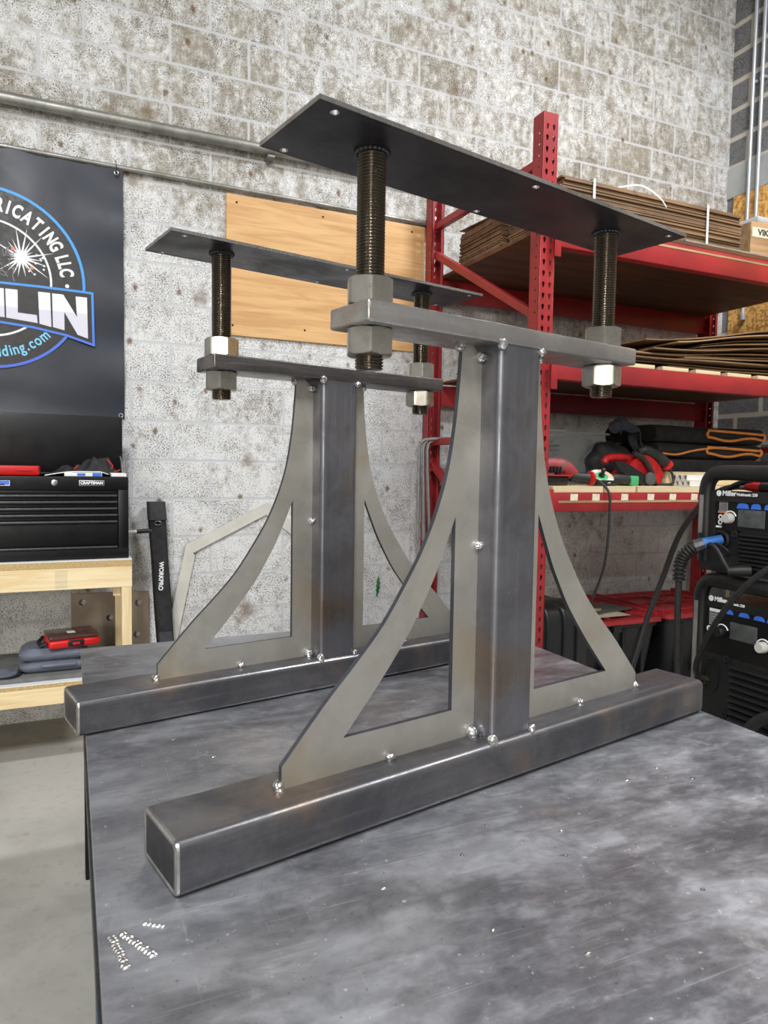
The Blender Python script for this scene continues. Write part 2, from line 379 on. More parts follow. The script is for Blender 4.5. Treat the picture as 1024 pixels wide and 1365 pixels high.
# plywood on the wall
p=MB().box((.766,WY-.016,1.968),(1.935,WY-.002,2.700),.001)
t=thing('plywood_sheet','tan plywood sheet screwed to the block wall behind the steel bases','panel',(1.35,WY-.009,1.968))
obj('sheet',p,'plywood_face',t,smooth=0)
for x,z in ((.80,2.02),(1.2,2.03),(1.6,2.02),(.80,2.33),(1.25,2.36),(1.62,2.36),(.82,2.66),(1.3,2.66),(1.85,2.66),(1.88,2.03)):
    obj('screw',MB().lathe([(.006,0),(.005,.002),(.002,.0025)],(x,WY-.016,z),10,Rot(PI/2,'X')),'dark_hole',t)
# ------------------------------------------------------------------ welding table
TZ=.7056; TX0,TX1,TY0,TY1=.0248,1.371,-.1,2.314
t=thing('welding_table','big scratched grey steel welding table carrying both steel bases','table',((TX0+TX1)/2,(TY0+TY1)/2,0))
TABLE=t
obj('tabletop',MB().box((TX0,TY0,TZ-.014),(TX1,TY1,TZ),.0015,1),'table_steel',t,smooth=0)
for x in (TX0+.006,TX1-.056):
    for y in (TY0+.05,1.05,TY1-.06): obj('leg',MB().box((x,y,0),(x+.05,y+.05,TZ-.074),.004),'black_paint',t)
obj('frame',MB().box((TX0+.008,TY0+.02,TZ-.074),(TX0+.048,TY1-.02,TZ-.014),.003).box((TX1-.048,TY0+.02,TZ-.074),(TX1-.008,TY1-.02,TZ-.014),.003).box((TX0+.03,TY0+.02,TZ-.074),(TX1-.03,TY0+.06,TZ-.014),.003).box((TX0+.03,TY1-.06,TZ-.074),(TX1-.03,TY1-.02,TZ-.014),.003),'mill_scale_steel',t)
obj('lower_shelf',MB().box((TX0+.04,TY0+.1,.16),(TX1-.04,TY1-.07,.175)),'black_paint',t)
obj('edge_strip',MB().box((TX0-.004,.55,TZ-.05),(TX0+.008,1.62,TZ-.0145),.002),'dark_plate_steel',t)
obj('tape',MB().box((TX0+.002,1.02,.42),(TX0+.0062,1.09,.60),.001),'tape_blue',t,label='blue tape')
def bead(a,b,w,mat='bright_weld'):
    m=MB(); n=int(math.dist(a,b)/.0055)
    for i in range(n+1):
        f=i/n; j=random.uniform(-.0008,.0008); m.sphere((a[0]+(b[0]-a[0])*f+j,a[1]+(b[1]-a[1])*f+j,TZ),(w,w*.8,.0028),8)
    return m
obj('weld_bead',bead((.053,.868),(.083,.816),.0058),'bright_weld',t); obj('weld_bead',bead((.040,.868),(.052,.806),.0056),'ground_edge',t)
obj('weld_bead',bead((.079,.876),(.098,.862),.004),'bright_weld',t)
for i,(x,y) in enumerate(((.52,.86),(.70,.86),(.66,.80),(.47,.70),(.88,.98),(.93,.96),(.60,.92),(.38,.83),(1.05,.92),(1.02,.98),(.78,.66),(.55,.62),(.13,1.02),(.25,1.35),(.19,1.47))):
    obj('spatter',MB().sphere((x,y,TZ),(.0032+.0012*(i%3),.003,.002),8),'ground_edge' if i%2 else 'mill_scale_steel',t)
# ------------------------------------------------------------------ the two adjustable bases
L,W,H=.6364,.0662,.0762; CW,CD,ZC=.053,.0511,.7854; TP=.0338; PL,PW=.3386,.0545; ZT,TL,TW=1.0576,.4466,.0896; RX,ZB=.2976,.7205; TPT=.0068
RR=.0228
def rod_mesh(z0,z1):
    pitch=.00508; na=40; nz=int((z1-z0)/pitch*8); m=MB(); rings=[]
    for i in range(nz+1):
        z=z0+(z1-z0)*i/nz; ring=[]
        e=min(1,(z-z0)/.003)
        for j in range(na):
            a=2*PI*j/na; ph=(z/pitch-j/na)%1
            r=(RR-.0024*max(0,min(1,.5*(1+cos(2*PI*ph))*1.7-.35)))*(.9+.1*e); ring.append((r*cos(a),r*sin(a),z))
        rings.append(ring)
    return m.loft(rings)
def nut_mesh(h=.0435,af=.0695):
    n=72; ri=RR-.001; rf=af/2*.96; ac=lambda a: af/2/cos((a%(PI/3))-PI/6)
    R6=[2*PI*j/n for j in range(n)]; k=.55
    sl=lambda a: max(0,(min(ac(a),af/2*1.1547*.985)-rf)*k)
    A=lambda f,zf: [(f(a)*cos(a),f(a)*sin(a),zf(a)) for a in R6]
    rr=lambda a:min(ac(a),af/2*1.1547*.985)
    return MB().loft([A(lambda a:ri,lambda a:0),A(lambda a:rf,lambda a:0),A(rr,lambda a:sl(a)),A(rr,lambda a:h-sl(a)),A(lambda a:rf,lambda a:h),A(lambda a:ri,lambda a:h)],cap=False,closed=True)
GO=[(-.452,H-.001),(-.452,.111),(-.375,.194),(-.318,.249),(-.262,.308),(-.209,.383),(-.178,.434),(-.150,.495),(-.127,.565),(-.112,.650),(-.104,.731),(-.1005,ZC),(-.075,ZC),(-CW,.762),(-CW,H-.001)]
GI=[(-.341,.132),(-.109,.132),(-.109,.481),(-.150,.388),(-.178,.337),(-.207,.290),(-.241,.246),(-.276,.204)]
def dens(P,i0,i1):
    Q=[Vector((p[0],p[1],0)) for p in P[i0:i1+1]]; S=smoothpath(Q,4); return P[:i0]+[(v.x,v.y) for v in S]+P[i1+1:]
GO=dens(GO,1,11); GI=GI[:2]+[(v.x,v.y) for v in smoothpath([Vector((p[0],p[1],0)) for p in GI[2:]+GI[:1]],4)][:-1]+GI[:1]
def make_base(label,loc,rz):
    t=thing('steel_table_base',label,'table base',loc,rz,'adjustable steel table bases')
    P=lambda n,m,mat,par=None,**k: obj(n,m,mat,par or t,local=True,**k)
    P('base_tube',MB().loft([[(x,u,H/2+v) for u,v in rrect(W,H/2,.013)] for x in (-L+.004,-L*.5,0,L*.5,L-.004)]),'mill_scale_steel')
    for s in (-1,1):
        e=P('end_cap',MB().loft([[(s*x,u,H/2+v) for u,v in rrect(W-q,H/2-q,.012)] for x,q in ((L-.004,.002),(L-.0015,.002),(L,.0045))]),'dark_plate_steel')
        x=s*(L-.004)
        e2=P('weld_seam',MB().tube([(x,u,H/2+v) for u,v in rrect(W-.0055,H/2-.0055,.0085,6)],.0055 if s<0 else .005,10,closed=True),'ground_edge' if s<0 else 'mill_scale_steel',e,label='bright ground weld seam')
    P('column',MB().loft([[(u,v,z) for u,v in rrect(CW,CD,.012)] for z in (H,.3,.55,ZC)]),'column_steel')
    P('cross_plate',MB().box((-PL,-PW,ZC),(PL,PW,ZC+TP),.0045,3),'bar_steel')
    for s in (-1,1): edge_mat(P('gusset',MB().plate([(s*-u,v) for u,v in GO],[[(s*-u,v) for u,v in GI]],.0095,XZ(0)),'plate_steel'),'cut_edge',1)
    holes=[circ(x,y,.0068) for x in (-TL+.036,.003,TL-.034) for y in (-.070,.078)]
    edge_mat(P('top_plate',MB().plate([(-TL,-TW),(TL,-TW),(TL,TW),(-TL,TW)],holes,TPT,T((0,0,ZT+TPT/2))),'dark_plate_steel'),'ground_edge',2)
    rods=[]
    for s in (-1,1):
        r=P('threaded_rod',rod_mesh(ZB-ZB,ZT-ZB),'thread_steel',smooth=180); r.location=(s*RX,0,ZB); rods.append(r)
        nn=len([c for c in t.children if c.name.startswith('weld_ring')])
        m=MB(); 
        for k in range(22):
            a=2*PI*k/22; m.sphere((s*RX+(RR+.0025)*cos(a),(RR+.0025)*sin(a),ZT-.0015),(.0046,.0046,.0042),8)
        P('weld_ring',m,'dark_plate_steel')
        for z in (ZC+TP,ZC-.0435):
            n=P('hex_nut',nut_mesh(),'nut_steel'); n.location=(s*RX,0,z)
    tk=[(-.455,0,H+.004,.0085),(-.25,-.009,H+.003,.0075),(-.062,-.010,H+.007,.011),(-CW+.002,-CD-.001,H+.003,.0095),(CW-.002,-CD-.002,H+.003,.007),(.25,-.009,H+.003,.008),(.455,-.001,H+.003,.0085),
        (-.104,-.001,ZC-.006,.008),(-.060,-.008,ZC-.02,.0085),(-CW+.003,-CD,ZC-.002,.0085),(CW-.002,-CD,ZC-.005,.007),(-CW-.002,-.009,.428,.0075),(CW+.002,-.009,.428,.0075),(.062,-.010,H+.006,.009),(.104,0,ZC-.006,.007)]
    for i,(x,y,z,r) in enumerate(tk):
        r*=1.22
        m=MB().sphere((x,y,z),(r*.95,r*.9,r),12)
        for k in range(5): m.sphere((x+random.uniform(-.5,.5)*r,y+random.uniform(-.6,0)*r,z+random.uniform(-.5,.5)*r),r*random.uniform(.5,.62),8)
        P('tack_weld',m,'bright_weld')
    return t
b1=make_base('larger-looking grey steel table base in front, with arched gussets and two threaded rods',(.7289,1.1068,TZ+.0004),.2141)
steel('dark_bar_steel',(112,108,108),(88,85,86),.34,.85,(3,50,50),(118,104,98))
b2,_=dup(b1,(.6207,1.7368,TZ+.0004),.1985,'smaller-looking grey steel table base behind, standing at the back edge of the table')
def set_nuts(b,angs):
    k=0
    for c in b.children:
        if c.name.startswith('hex_nut'): c.rotation_euler=(0,0,R(angs[k])); k+=1
set_nuts(b1,(-120,-120,-138,-106))
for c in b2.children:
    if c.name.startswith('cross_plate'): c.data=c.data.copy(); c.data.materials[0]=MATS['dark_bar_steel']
set_nuts(b2,(-91,-116,-118,-93))
# ------------------------------------------------------------------ banner
BY=3.766
def bannerpt(u,v):
    x=-.93+1.187*u; z=1.500+1.228*v-.012*sin(u*PI*5)**2*(v**3)-.01*(1-u)*v**2
    e=max(0,1-min((.257-x)/.25,(z-1.5)/.16,1))
    return (x,BY+.008+.006*sin(9*x+5*z)*sin(3*z)+.010*e*sin(17*z+3*x),z)
t=thing('banner','black vinyl shop banner with round blue logo hanging on the wall','banner',(-.336,BY+.008,1.5))
obj('sheet',MB().grid(bannerpt,60,60,.0012),'banner_vinyl',t,smooth=60)
CX,CZ=-.336,2.128
def ringpoly(r0,r1,n=72): return circ(CX,CZ,r1,n),[circ(CX,CZ,r0,n)]
obj('emblem_disc',MB().plate(circ(CX,CZ,.41,72),[],.0012,XZ(BY)),'banner_disc',t,smooth=0)
em=MB(); em.plate(*ringpoly(.404,.417),.0016,XZ(BY-.0008))
o=obj('blue_ring',em,'print_blue',t,smooth=0)
obj('white_ring',MB().plate(*ringpoly(.262,.271),.0016,XZ(BY-.0008)),'print_white',t,smooth=0)
def arc_text(txt,angs,r,size,flip,mat,name,bold,sx):
    m=MB()
    for c,a in zip(txt,angs):
        rr=R(a); M=XZ(BY-.001)@T((CX+r*cos(rr),CZ+r*sin(rr),0))@Rot(rr+(PI/2 if flip else -PI/2),'Z'); m.text(c,size,M,.0005,bold,sx)
    obj(name,m,mat,t,smooth=0)
arc_text('FABRICATING',(104,97,89,81,74.5,68,60,52,45,38.5,31.5),.336,.084,False,'print_white','lettering',.003,.66)
arc_text('LLC',(21.5,16,10),.336,.084,False,'print_white','lettering',.003,.66)
obj('dot',MB().plate(circ(CX+.336,CZ-.004,.009),[],.001,XZ(BY-.001)),'print_white',t,smooth=0)
arc_text('welding.com',(-93,-86.8,-82.5,-78.8,-74.6,-71,-66.3,-62.4,-58.6,-53.4,-46.8),.342,.070,True,'print_cyan','web_address',.0012,.80)
rib=[(-.793,2.107),(-.552,2.113),(-.336,2.113),(-.12,2.113),(.052,2.110),(.117,2.107),(.121,1.846),(-.008,1.885),(-.15,1.909),(-.336,1.925),(-.522,1.909),(-.664,1.885),(-.793,1.846)]
def inset(P,d):
    out=[]; n=len(P)
    for i in range(n):
        a,b,c=Vector(P[i-1]),Vector(P[i]),Vector(P[(i+1)%n]); e1=(b-a).normalized(); e2=(c-b).normalized(); n1=Vector((e1.y,-e1.x)); n2=Vector((e2.y,-e2.x)); m=(n1+n2).normalized(); out.append(tuple(b+m*d/max(.4,m.dot(n1))))
    return out
obj('ribbon',MB().plate(rib,[],.0012,XZ(BY-.0022)),'banner_disc',t,smooth=0)
obj('ribbon_border',MB().plate(rib,[inset(rib,.011)],.0014,XZ(BY-.0030)),'print_blue',t,smooth=0)
LET={'stem':[(-.305,2.081),(-.27,2.082),(-.268,1.95),(-.305,1.951)],'L':[(-.263,2.082),(-.213,2.082),(-.213,1.977),(-.133,1.973),(-.13,1.936),(-.261,1.949)],'I':[(-.126,2.083),(-.075,2.083),(-.071,1.923),(-.122,1.934)],'N':[(-.066,2.082),(-.018,2.082),(.042,1.981),(.037,2.079),(.087,2.079),(.09,1.883),(.044,1.897),(-.014,2.0),(-.014,1.913),(-.064,1.924)]}
LETO=[]
for k,p in LET.items():
    m=MB().plate(p,[],.0012,XZ(BY-.0034)); LETO.append(obj('ribbon_letter',m,'print_silver',t,smooth=0))
sp=MB(); SX,SZ=-.196,2.232
random.seed(3)
for k in range(22):
    a=2*PI*k/22+random.uniform(-.08,.08); r=random.choice((.06,.09,.12,.145)); w=.006; 
    if SZ+r*sin(a)<2.125: r=min(r,.09)
    sp.plate([(SX+w*cos(a+PI/2),SZ+w*sin(a+PI/2)),(SX+w*cos(a-PI/2),SZ+w*sin(a-PI/2)),(SX+r*cos(a),SZ+r*sin(a))],[],.0008,XZ(BY-.0012-.00002*k))
sp.plate(circ(SX,SZ,.026,18),[],.001,XZ(BY-.0022))
for k in range(9):
    a=random.uniform(-1.1,.9); r=random.uniform(.05,.11); sp.plate(circ(SX+r*cos(a),SZ+r*sin(a),.005,8),[],.0008,XZ(BY-.0022))
obj('spark',sp,'print_white',t,smooth=0)
for (a,r,w) in ((-.75,.062,.008),(2.3,.05,.009)):
    fl=MB().plate(circ(SX+r*cos(a),SZ+r*sin(a),w,12),[],.0008,XZ(BY-.0024)); obj('spark_flare',fl,'print_orange',t,smooth=0)
wd=MB()
for k in range(16):
    x=-.30+.075*random.random(); z=2.135+.13*random.random(); a=random.uniform(0,PI)
    wd.tube([(x+.02*cos(a),BY-.0015,z+.02*sin(a)),(x,BY-.0015,z+.008),(x-.02*cos(a+.6),BY-.0015,z-.02*sin(a+.6))],.0022,6)
obj('line_drawing',wd,'print_grey',t,smooth=0)
for x,z in ((.225,2.695),(.238,1.516)):
    obj('grommet',MB().tube([(x+.009*cos(a),BY-.004,z+.009*sin(a)) for a in [2*PI*i/14 for i in range(14)]],.003,8,closed=True),'bright_weld',t)
obj('wire_hook',MB().tube([(.225,BY-.003,2.692),(.225,BY-.012,2.72),(.225,BY+.0,2.752),(.225,BY+.012,2.758)],.0018,6),'black_paint',t)
# ------------------------------------------------------------------ workbench and what stands on it
t=thing('workbench','pine workbench with white top and lower shelf standing by the block wall','workbench',(-.6,3.45,0))
X0,X1,Y0,Y1=-1.5,.243,3.2,3.74
obj('bench_top',MB().box((X0,Y0,.834),(X1,Y1,.862),.001),'particle_board',t,smooth=0)
obj('bench_top_surface',MB().box((X0,Y0+.0005,.862),(X1,Y1,.8655)),'white_laminate',t,smooth=0)
fr=obj('apron',MB().box((X0,Y0,.744),(X1,Y0+.038,.834),.002),'pine_lumber',t,smooth=0)
obj('stamp',MB().box((-.06,Y0-.0004,.752),(-.012,Y0,.826)),'slat_wood',fr,smooth=0)
obj('apron',MB().box((X0,Y1-.038,.744),(X1,Y1,.834),.002),'pine_lumber',t,smooth=0)
obj('apron',MB().box((X1-.038,Y0+.038,.744),(X1,Y1-.038,.834),.002),'pine_lumber_upright',t,smooth=0)
for y in (Y0+.001,Y1-.04): obj('leg',MB().box((X1-.043,y,.0),(X1-.002,y+.039,.744),.002),'pine_lumber_upright',t,smooth=0)
for y in (Y0+.001,Y1-.04): obj('leg',MB().box((X0,y,.0),(X0+.04,y+.039,.744),.002),'pine_lumber_upright',t,smooth=0)
obj('corner_block',MB().box((X1-.075,Y0+.04,.70),(X1-.045,Y0+.078,.744),.002),'pine_lumber_upright',t,smooth=0)
obj('shelf_apron',MB().box((X0,Y0-.002,.262),(X1-.045,Y0+.036,.335),.002),'pine_lumber',t,smooth=0)
obj('shelf_board',MB().box((X0,Y0-.002,.335),(X1-.044,Y1,.352),.001),'particle_board',t,smooth=0)
obj('shelf_surface',MB().box((X0,Y0-.0015,.352),(X1-.044,Y1,.3555)),'white_laminate',t,smooth=0)
tag(obj('shelf_liner',MB().box((X0,Y0+.035,.3556),(.19,Y1-.05,.374),.002),'grey_board'),'dark grey board lying on the lower shelf of the pine workbench','board')
BS=.3745
# tool chest
t=thing('tool_chest','black steel tool chest with drawers and raised lid on the white workbench','tool chest',(-.4,3.42,.866))
cx0,cx1,cy0,cy1,cz0,cz1=-.95,.233,3.23,3.57,.866,1.222
obj('case',MB().box((cx0,cy0+.012,cz0),(cx1,cy1,cz1-.004),.006).box((cx0,cy0,cz0),(cx1,cy0+.014,cz0+.045),.003).box((cx1-.042,cy0+.0005,cz0+.04),(cx1-.0005,cy0+.014,cz1-.058),.002).box((cx0,cy0,cz1-.062),(cx1,cy0+.014,cz1-.004),.003),'black_paint',t)
zz=[1.150,1.122,1.094,1.067,1.040,.929]
for i,(a,b) in enumerate(((1.158,1.132),(1.130,1.105),(1.103,1.077),(1.075,1.049),(1.047,1.021))):
    d=obj('drawer',MB().box((cx0+.03,cy0+.004,b+.011),(cx1-.046,cy0+.016,a),.002),'black_paint',t)
    obj('drawer_pull',MB().box((cx0+.03,cy0-.009,b),(cx1-.046,cy0+.012,b+.010),.003),'drawer_trim',d)
d=obj('drawer',MB().box((cx0+.03,cy0+.003,.925),(cx1-.046,cy0+.016,1.018),.002),'black_paint',t,label='deep bottom drawer')
obj('drawer_pull',MB().box((cx0+.03,cy0-.009,.912),(cx1-.046,cy0+.012,.921),.003),'drawer_trim',d)
obj('lock',MB().lathe([(.0125,0),(.0125,.004),(.009,.006),(.003,.006)],(-.058,cy0,1.192),20,Rot(PI/2,'X')),'galvanized',t)
pl=obj('name_plate',MB().box((.036,cy0-.003,1.179),(.136,cy0,1.203),.002),'galvanized',t)
obj('name_plate_field',MB().box((.040,cy0-.0036,1.182),(.132,cy0-.003,1.200)),'black_paint',pl,smooth=0)
obj('lettering',MB().text('CRAFTSMAN',.0165,XZ(cy0-.0038)@T((.086,1.191,0)),.0004,.0007,.92),'print_white',pl,smooth=0)
s=obj('sticker',MB().box((-.30,cy0-.0006,1.179),(-.222,cy0,1.200)),'paper_white',t,smooth=0)
obj('sticker_print',MB().box((-.262,cy0-.0009,1.182),(-.224,cy0-.0006,1.199)),'icon_blue',s,smooth=0); obj('sticker_print',MB().box((-.30,cy0-.0009,1.181),(-.240,cy0-.0006,1.186)),'case_red',s,smooth=0)
obj('lid',MB().box((cx0,3.572,1.224),(cx1-.001,3.60,1.497),.005).box((cx0,3.55,1.218),(cx1-.001,3.60,1.232),.004),'black_paint',t)
obj('lid_stay',MB().tube([(cx1-.012,3.42,1.222),(cx1-.012,3.50,1.29),(cx1-.012,3.572,1.31)],.0035,8),'galvanized',t)
CT=cz1-.004
obj('tray',MB().box((cx0+.02,cy0+.02,CT-.002),(cx1-.02,cy1-.01,CT)),'grey_board',t,smooth=0)
tag(obj('red_case',MB().box((-.62,3.30,CT+.001),(-.118,3.50,CT+.043),.008).box((-.20,3.296,CT+.022),(-.14,3.301,CT+.026)),'case_red'),'flat red plastic case lying on the black tool chest','case')
# cloth
def cloth(u,v):
    x=-.075+.28*u; y=3.36+.16*v; e=min(1,6*u,6*(1-u))*min(1,5*v,5*(1-v)); h=.022+.045*math.exp(-((u-.72)/.25)**2)+.014*sin(u*19+v*7)*.6+.008*sin(u*31-v*17)
    return (x+.01*sin(v*11),y,CT+.009+max(0,h)*e)
t=thing('work_jacket','crumpled black cloth garment with red piping heaped on the tool chest','clothing',(.065,3.44,CT))
c=MB().grid(cloth,46,24); c.box((-.07,3.37,CT+.006),(.2,3.51,CT+.010))
obj('cloth',c,'soft_black',t,smooth=80)
for P in (((.155,3.385,CT+.075),(.168,3.372,CT+.058),(.176,3.362,CT+.048),(.172,3.358,CT+.034)),((.18,3.36,CT+.02),(.20,3.357,CT+.026),(.206,3.37,CT+.030)),((.02,3.365,CT+.030),(.028,3.361,CT+.040),(.034,3.365,CT+.046))):
    obj('piping',MB().tube(smoothpath(P,4),.0026,6),'tool_red',t)
tag(obj('paper_sheet',MB().grid(lambda u,v:(-.095+.25*u,3.262+.13*v,CT+.005+.017*(sin(min(1,u*1.9)*PI*.5))*(1-max(0,u-.88)*5)),24,4,.003),'paper_white',smooth=60),'long curled white sheet lying along the front of the tool chest','paper')
tag(obj('folded_leaflet',MB().box((.165,3.25,CT+.001),(.226,3.36,CT+.016),.001),'paper_white',smooth=0),'white paper stack at right front corner of the tool chest','paper')
t=thing('battery_pack','small white packet with blue print under the curled sheet','packet',(.05,3.27,CT))
obj('packet',MB().box((-.02,3.256,CT+.001),(.128,3.30,CT+.017),.001),'paper_white',t,smooth=0)
obj('print',MB().box((.03,3.2555,CT+.003),(.062,3.256,CT+.014)).box((.09,3.2555,CT+.002),(.126,3.256,CT+.016)),'icon_blue',t,smooth=0)
# marker stuck to the chest side
t=thing('marker_pen','white marker with black cap sticking out beside the tool chest','marker',(cx1+.03,3.44,.955))
obj('barrel',MB().cyl((cx1+.0,3.44,.958),(cx1+.055,3.44,.961),.0085,12),'white_plastic',t); obj('cap',MB().tube([(cx1+.05,3.44,.961),(cx1+.10,3.44,.964),(cx1+.118,3.44,.962)],[.0105,.0105,.005],12),'black_plastic',t)
# lower shelf things
t=thing('tool_case','blue-grey moulded plastic tool case under the red organizer','case',(-.075,3.35,BS))
def shell(x0,x1,y0,y1,z0,z1,r): return MB().loft([[( (x0+x1)/2+u,(y0+y1)/2+v,z) for u,v in rrect((x1-x0)/2-q,(y1-y0)/2-q,r,6)] for z,q in ((z0,.02),(z0+.012,.004),((z0+z1)/2-.002,0),((z0+z1)/2+.004,.0),(z1-.015,.006),(z1,.024))])
obj('lower_shell',shell(-.205,.065,3.285,3.50,BS,BS+.05,.035),'case_grey',t); obj('upper_shell',shell(-.207,.067,3.283,3.502,BS+.0505,BS+.102,.035),'case_grey',t)
obj('handle',MB().box((-.12,3.274,BS+.025),(.02,3.292,BS+.04),.006),'case_grey',t)
OZ=BS+.103
t=thing('parts_organizer','red parts organizer with smoked clear lid on the grey tool case','organizer',(0,3.37,OZ),R(10))
def lp(m,n,mat,par=None): return obj(n,m,mat,par or t,local=True)
lp(MB().box((-.105,-.09,0),(.105,.09,.035),.012,3),'tray','case_red')
lp(MB().box((-.102,-.087,.0355),(.102,.087,.052),.012,3),'lid','smoked_plastic')
lp(MB().box((-.030,-.097,.006),(.035,-.088,.034),.004),'latch','black_plastic'); lp(MB().box((-.012,-.100,.014),(.018,-.096,.024),.002),'latch_button','case_red')
lp(MB().box((-.020,-.03,.0521),(.012,.01,.0528)),'lid_label','paper_white')
lp(MB().tube([(-.108,-.05,.02),(-.128,-.045,.012),(-.130,.03,.012),(-.108,.05,.03)],.008,8),'carry_handle','black_plastic')
tag(obj('rubber_mat',MB().loft([[( -.34+u,3.32+v,z) for u,v in rrect(.145,.075,.05,6)] for z in (BS,BS+.006)]),'black_plastic'),'dark flat mat with grey top at the left of the lower shelf','mat')
tag(obj('grey_tray',MB().loft([[( -.345+u,3.325+v,z) for u,v in rrect(.135,.068,.05,6)] for z in (BS+.0062,BS+.014)]),'case_grey'),'flat grey tray on the dark mat at the left of lower shelf','tray')
# steel plate leaning behind the bench leg
th=math.atan2(.11,.62)
t=thing('holed_steel_plate','brown-grey steel plate with round bolt holes leaning against the wall behind the bench leg','plate',(.19,3.755,0))
obj('plate',MB().plate([(.0,0),(.366,0),(.366,.625),(.0,.632)],[circ(x,z,.017,18) for x,z in ((.051,.585),(.178,.50),(.315,.567),(.306,.405),(.05,.2),(.18,.12))],.008,T((0,3.745,0))@Rot(-.03,'X')@XZ(0)),'warm_plate',t,smooth=0)
# level bag
t=thing('level_bag','long black zip bag with flap pockets leaning against the block wall','bag',(.43,3.62,0))
A=Vector((.402,3.755,1.085)); B=Vector((.452,3.60,-.0)); d=(B-A)
def along(f,w=0.,out=0.): return A+d*f+Vector((w,-out,0))
def strip(f0,f1,w,th,mat,name,n=8,o=0.):
    m=MB(); rings=[]
    for i in range(n+1):
        f=f0+(f1-f0)*i/n; c=along(f); rings.append([(c.x+u,c.y-o+v,max(.002,c.z)) for u,v in rrect(w*(1+.02*sin(f*17)),th,min(th*.9,.016),4)])
    return obj(name,m.loft(rings),mat,t)
strip(0.03,.985,.043,.022,'soft_black','body',16)
strip(0.0,.085,.045,.027,'pocket_grey','top_flap',3,.004)
strip(.60,.70,.036,.008,'pocket_grey','pocket',3,.026); strip(.715,.80,.040,.010,'pocket_grey','pocket',3,.024)
obj('ring',MB().tube([along(.10,.018*cos(a),.028)+Vector((0,0,.010*sin(a))) for a in [2*PI*i/14 for i in range(14)]],.004,6,closed=True),'drawer_trim',t)
cc=along(.345,-.002,.0235); obj('lettering',MB().text('WORKPRO',.030,T(cc)@Rot(-math.atan2(.155,1.085),'X')@XZ(0)@Rot(-PI/2-.05,'Z'),.0006,.001,.95),'print_white',t,smooth=0)
# pale steel arch
t=thing('bent_steel_strip','pale flat steel bar frame with angled corner leaning on the wall behind the bases','steel bar',(.65,3.76,0))
def barpoly(P,w):
    V=[Vector(p) for p in P]; n=[];
    for i in range(len(V)):
        a=(V[i]-V[i-1]).normalized() if i else (V[1]-V[0]).normalized(); b=(V[i+1]-V[i]).normalized() if i<len(V)-1 else a
        q=(Vector((-a.y,a.x))+Vector((-b.y,b.x))).normalized(); n.append(q/max(.5,q.dot(Vector((-a.y,a.x)))))
    return [tuple(V[i]+n[i]*w) for i in range(len(V))]+[tuple(V[i]-n[i]*w) for i in reversed(range(len(V)))]
obj('bar',MB().plate(barpoly([(.405,0),(.583,.838),(.99,1.042),(1.30,.80)],.0285),[],.008,T((0,3.775,0))@Rot(-.012,'X')@XZ(0)),'pale_steel_strip',t,smooth=0)
obj('rivet',MB().sphere((.597,3.76,.812),(.006,.003,.006),8),'mill_scale_steel',t)
# ------------------------------------------------------------------ pallet rack
t=thing('pallet_rack','tall red steel pallet rack with punched uprights against the block wall','rack',(3.05,3.13,0))
RXL,RXR=1.90,4.18
def tear(x,z,s=1.): return [(x+.0085*s*cos(a),z+.0085*s*sin(a)+.004) for a in [R(-20+220*i/9) for i in range(10)]]+[(x-.0035*s,z-.015*s),(x+.0035*s,z-.015*s)]
def upright(x0,y0,front,top=2.835):
    w=.078; m=MB()
    hs=[tear(x0+.022,z,.9)for z in [.06+.0485*k for k in range(57)]]+[tear(x0+.056,z,.9) for z in [.06+.0485*k for k in range(57)]]
    yy=y0+.0015 if front else y0+.073
    m.plate([(x0,0),(x0+w,0),(x0+w,top),(x0,top)],hs,.003,XZ(yy))
    for xx in (x0+.0015,x0+w-.0015):
        sh=[circ(-(y0+.03),z,.0055,8) for z in [.085+.0485*k for k in range(56)]]
        m.plate([(-y0,0),(-(y0+.0745),0),(-(y0+.0745),top),(-y0,top)],sh,.003,YZ(xx))
    yb=y0+.073 if front else y0+.0015
    m.box((x0,yb-.0015,0),(x0+.018,yb+.0015,top)).box((x0+w-.018,yb-.0015,0),(x0+w,yb+.0015,top))
    m.box((x0-.01,y0-.01,0),(x0+w+.01,y0+.085,.006)); return m
for x in (RXL,RXR-.078):
    obj('upright',upright(x,2.60,True),'rack_red',t,smooth=0); obj('upright',upright(x,3.625,False),'rack_red',t,smooth=0)
    xm=x+.039
    def br(y0,z0,y1,z1): 
        a=math.atan2(z1-z0,y1-y0); Ln=math.hypot(y1-y0,z1-z0); obj('brace',MB().box((xm-.019,0,-.019),(xm+.019,Ln,.019),.003,1,T((0,y0,z0))@Rot(a,'X')),'rack_red',t,smooth=0)
    br(2.665,2.645,3.635,2.655); 
    if x<3: br(2.665,1.97,3.635,2.50)
    br(2.665,1.43,3.635,1.43); br(2.665,.75,3.635,1.30); br(2.665,.25,3.635,.25)
def beam(y0,y1,z0,z1,strip=False,tags=()):
    s=1 if y0<3 else -1
    b=obj('beam',MB().box((RXL+.074,y0,z0),(RXR-.074,y1,z1),.004,2),'rack_red',t)
    fy=y0-.004 if s>0 else y1+.004
    for x in (RXL+.070,RXR-.078): obj('beam_connector',MB().box((x-.012,fy if s>0 else y1-.001,z0-.045),(x+.022,y0+.002 if s>0 else fy,z1+.015),.002),'rack_red',b)
    if strip:
        zs=z0+(z1-z0)*strip; obj('label_strip',MB().box((RXL+.12,y0-.0015,zs-.005),(RXR-.14,y0,zs+.005)),'plywood_edge',b,smooth=0,label='worn tan strip along the beam')
    for i,x in enumerate(tags):
        a=random.uniform(-.08,.08); pt=obj('price_tag',MB().box((-.021,-.0012,-.017),(.021,0,.017),0,1,T((x,y0-.0003,z1-.024))@Rot(a,'Y')),'paper_tag',b,smooth=0)
    return b
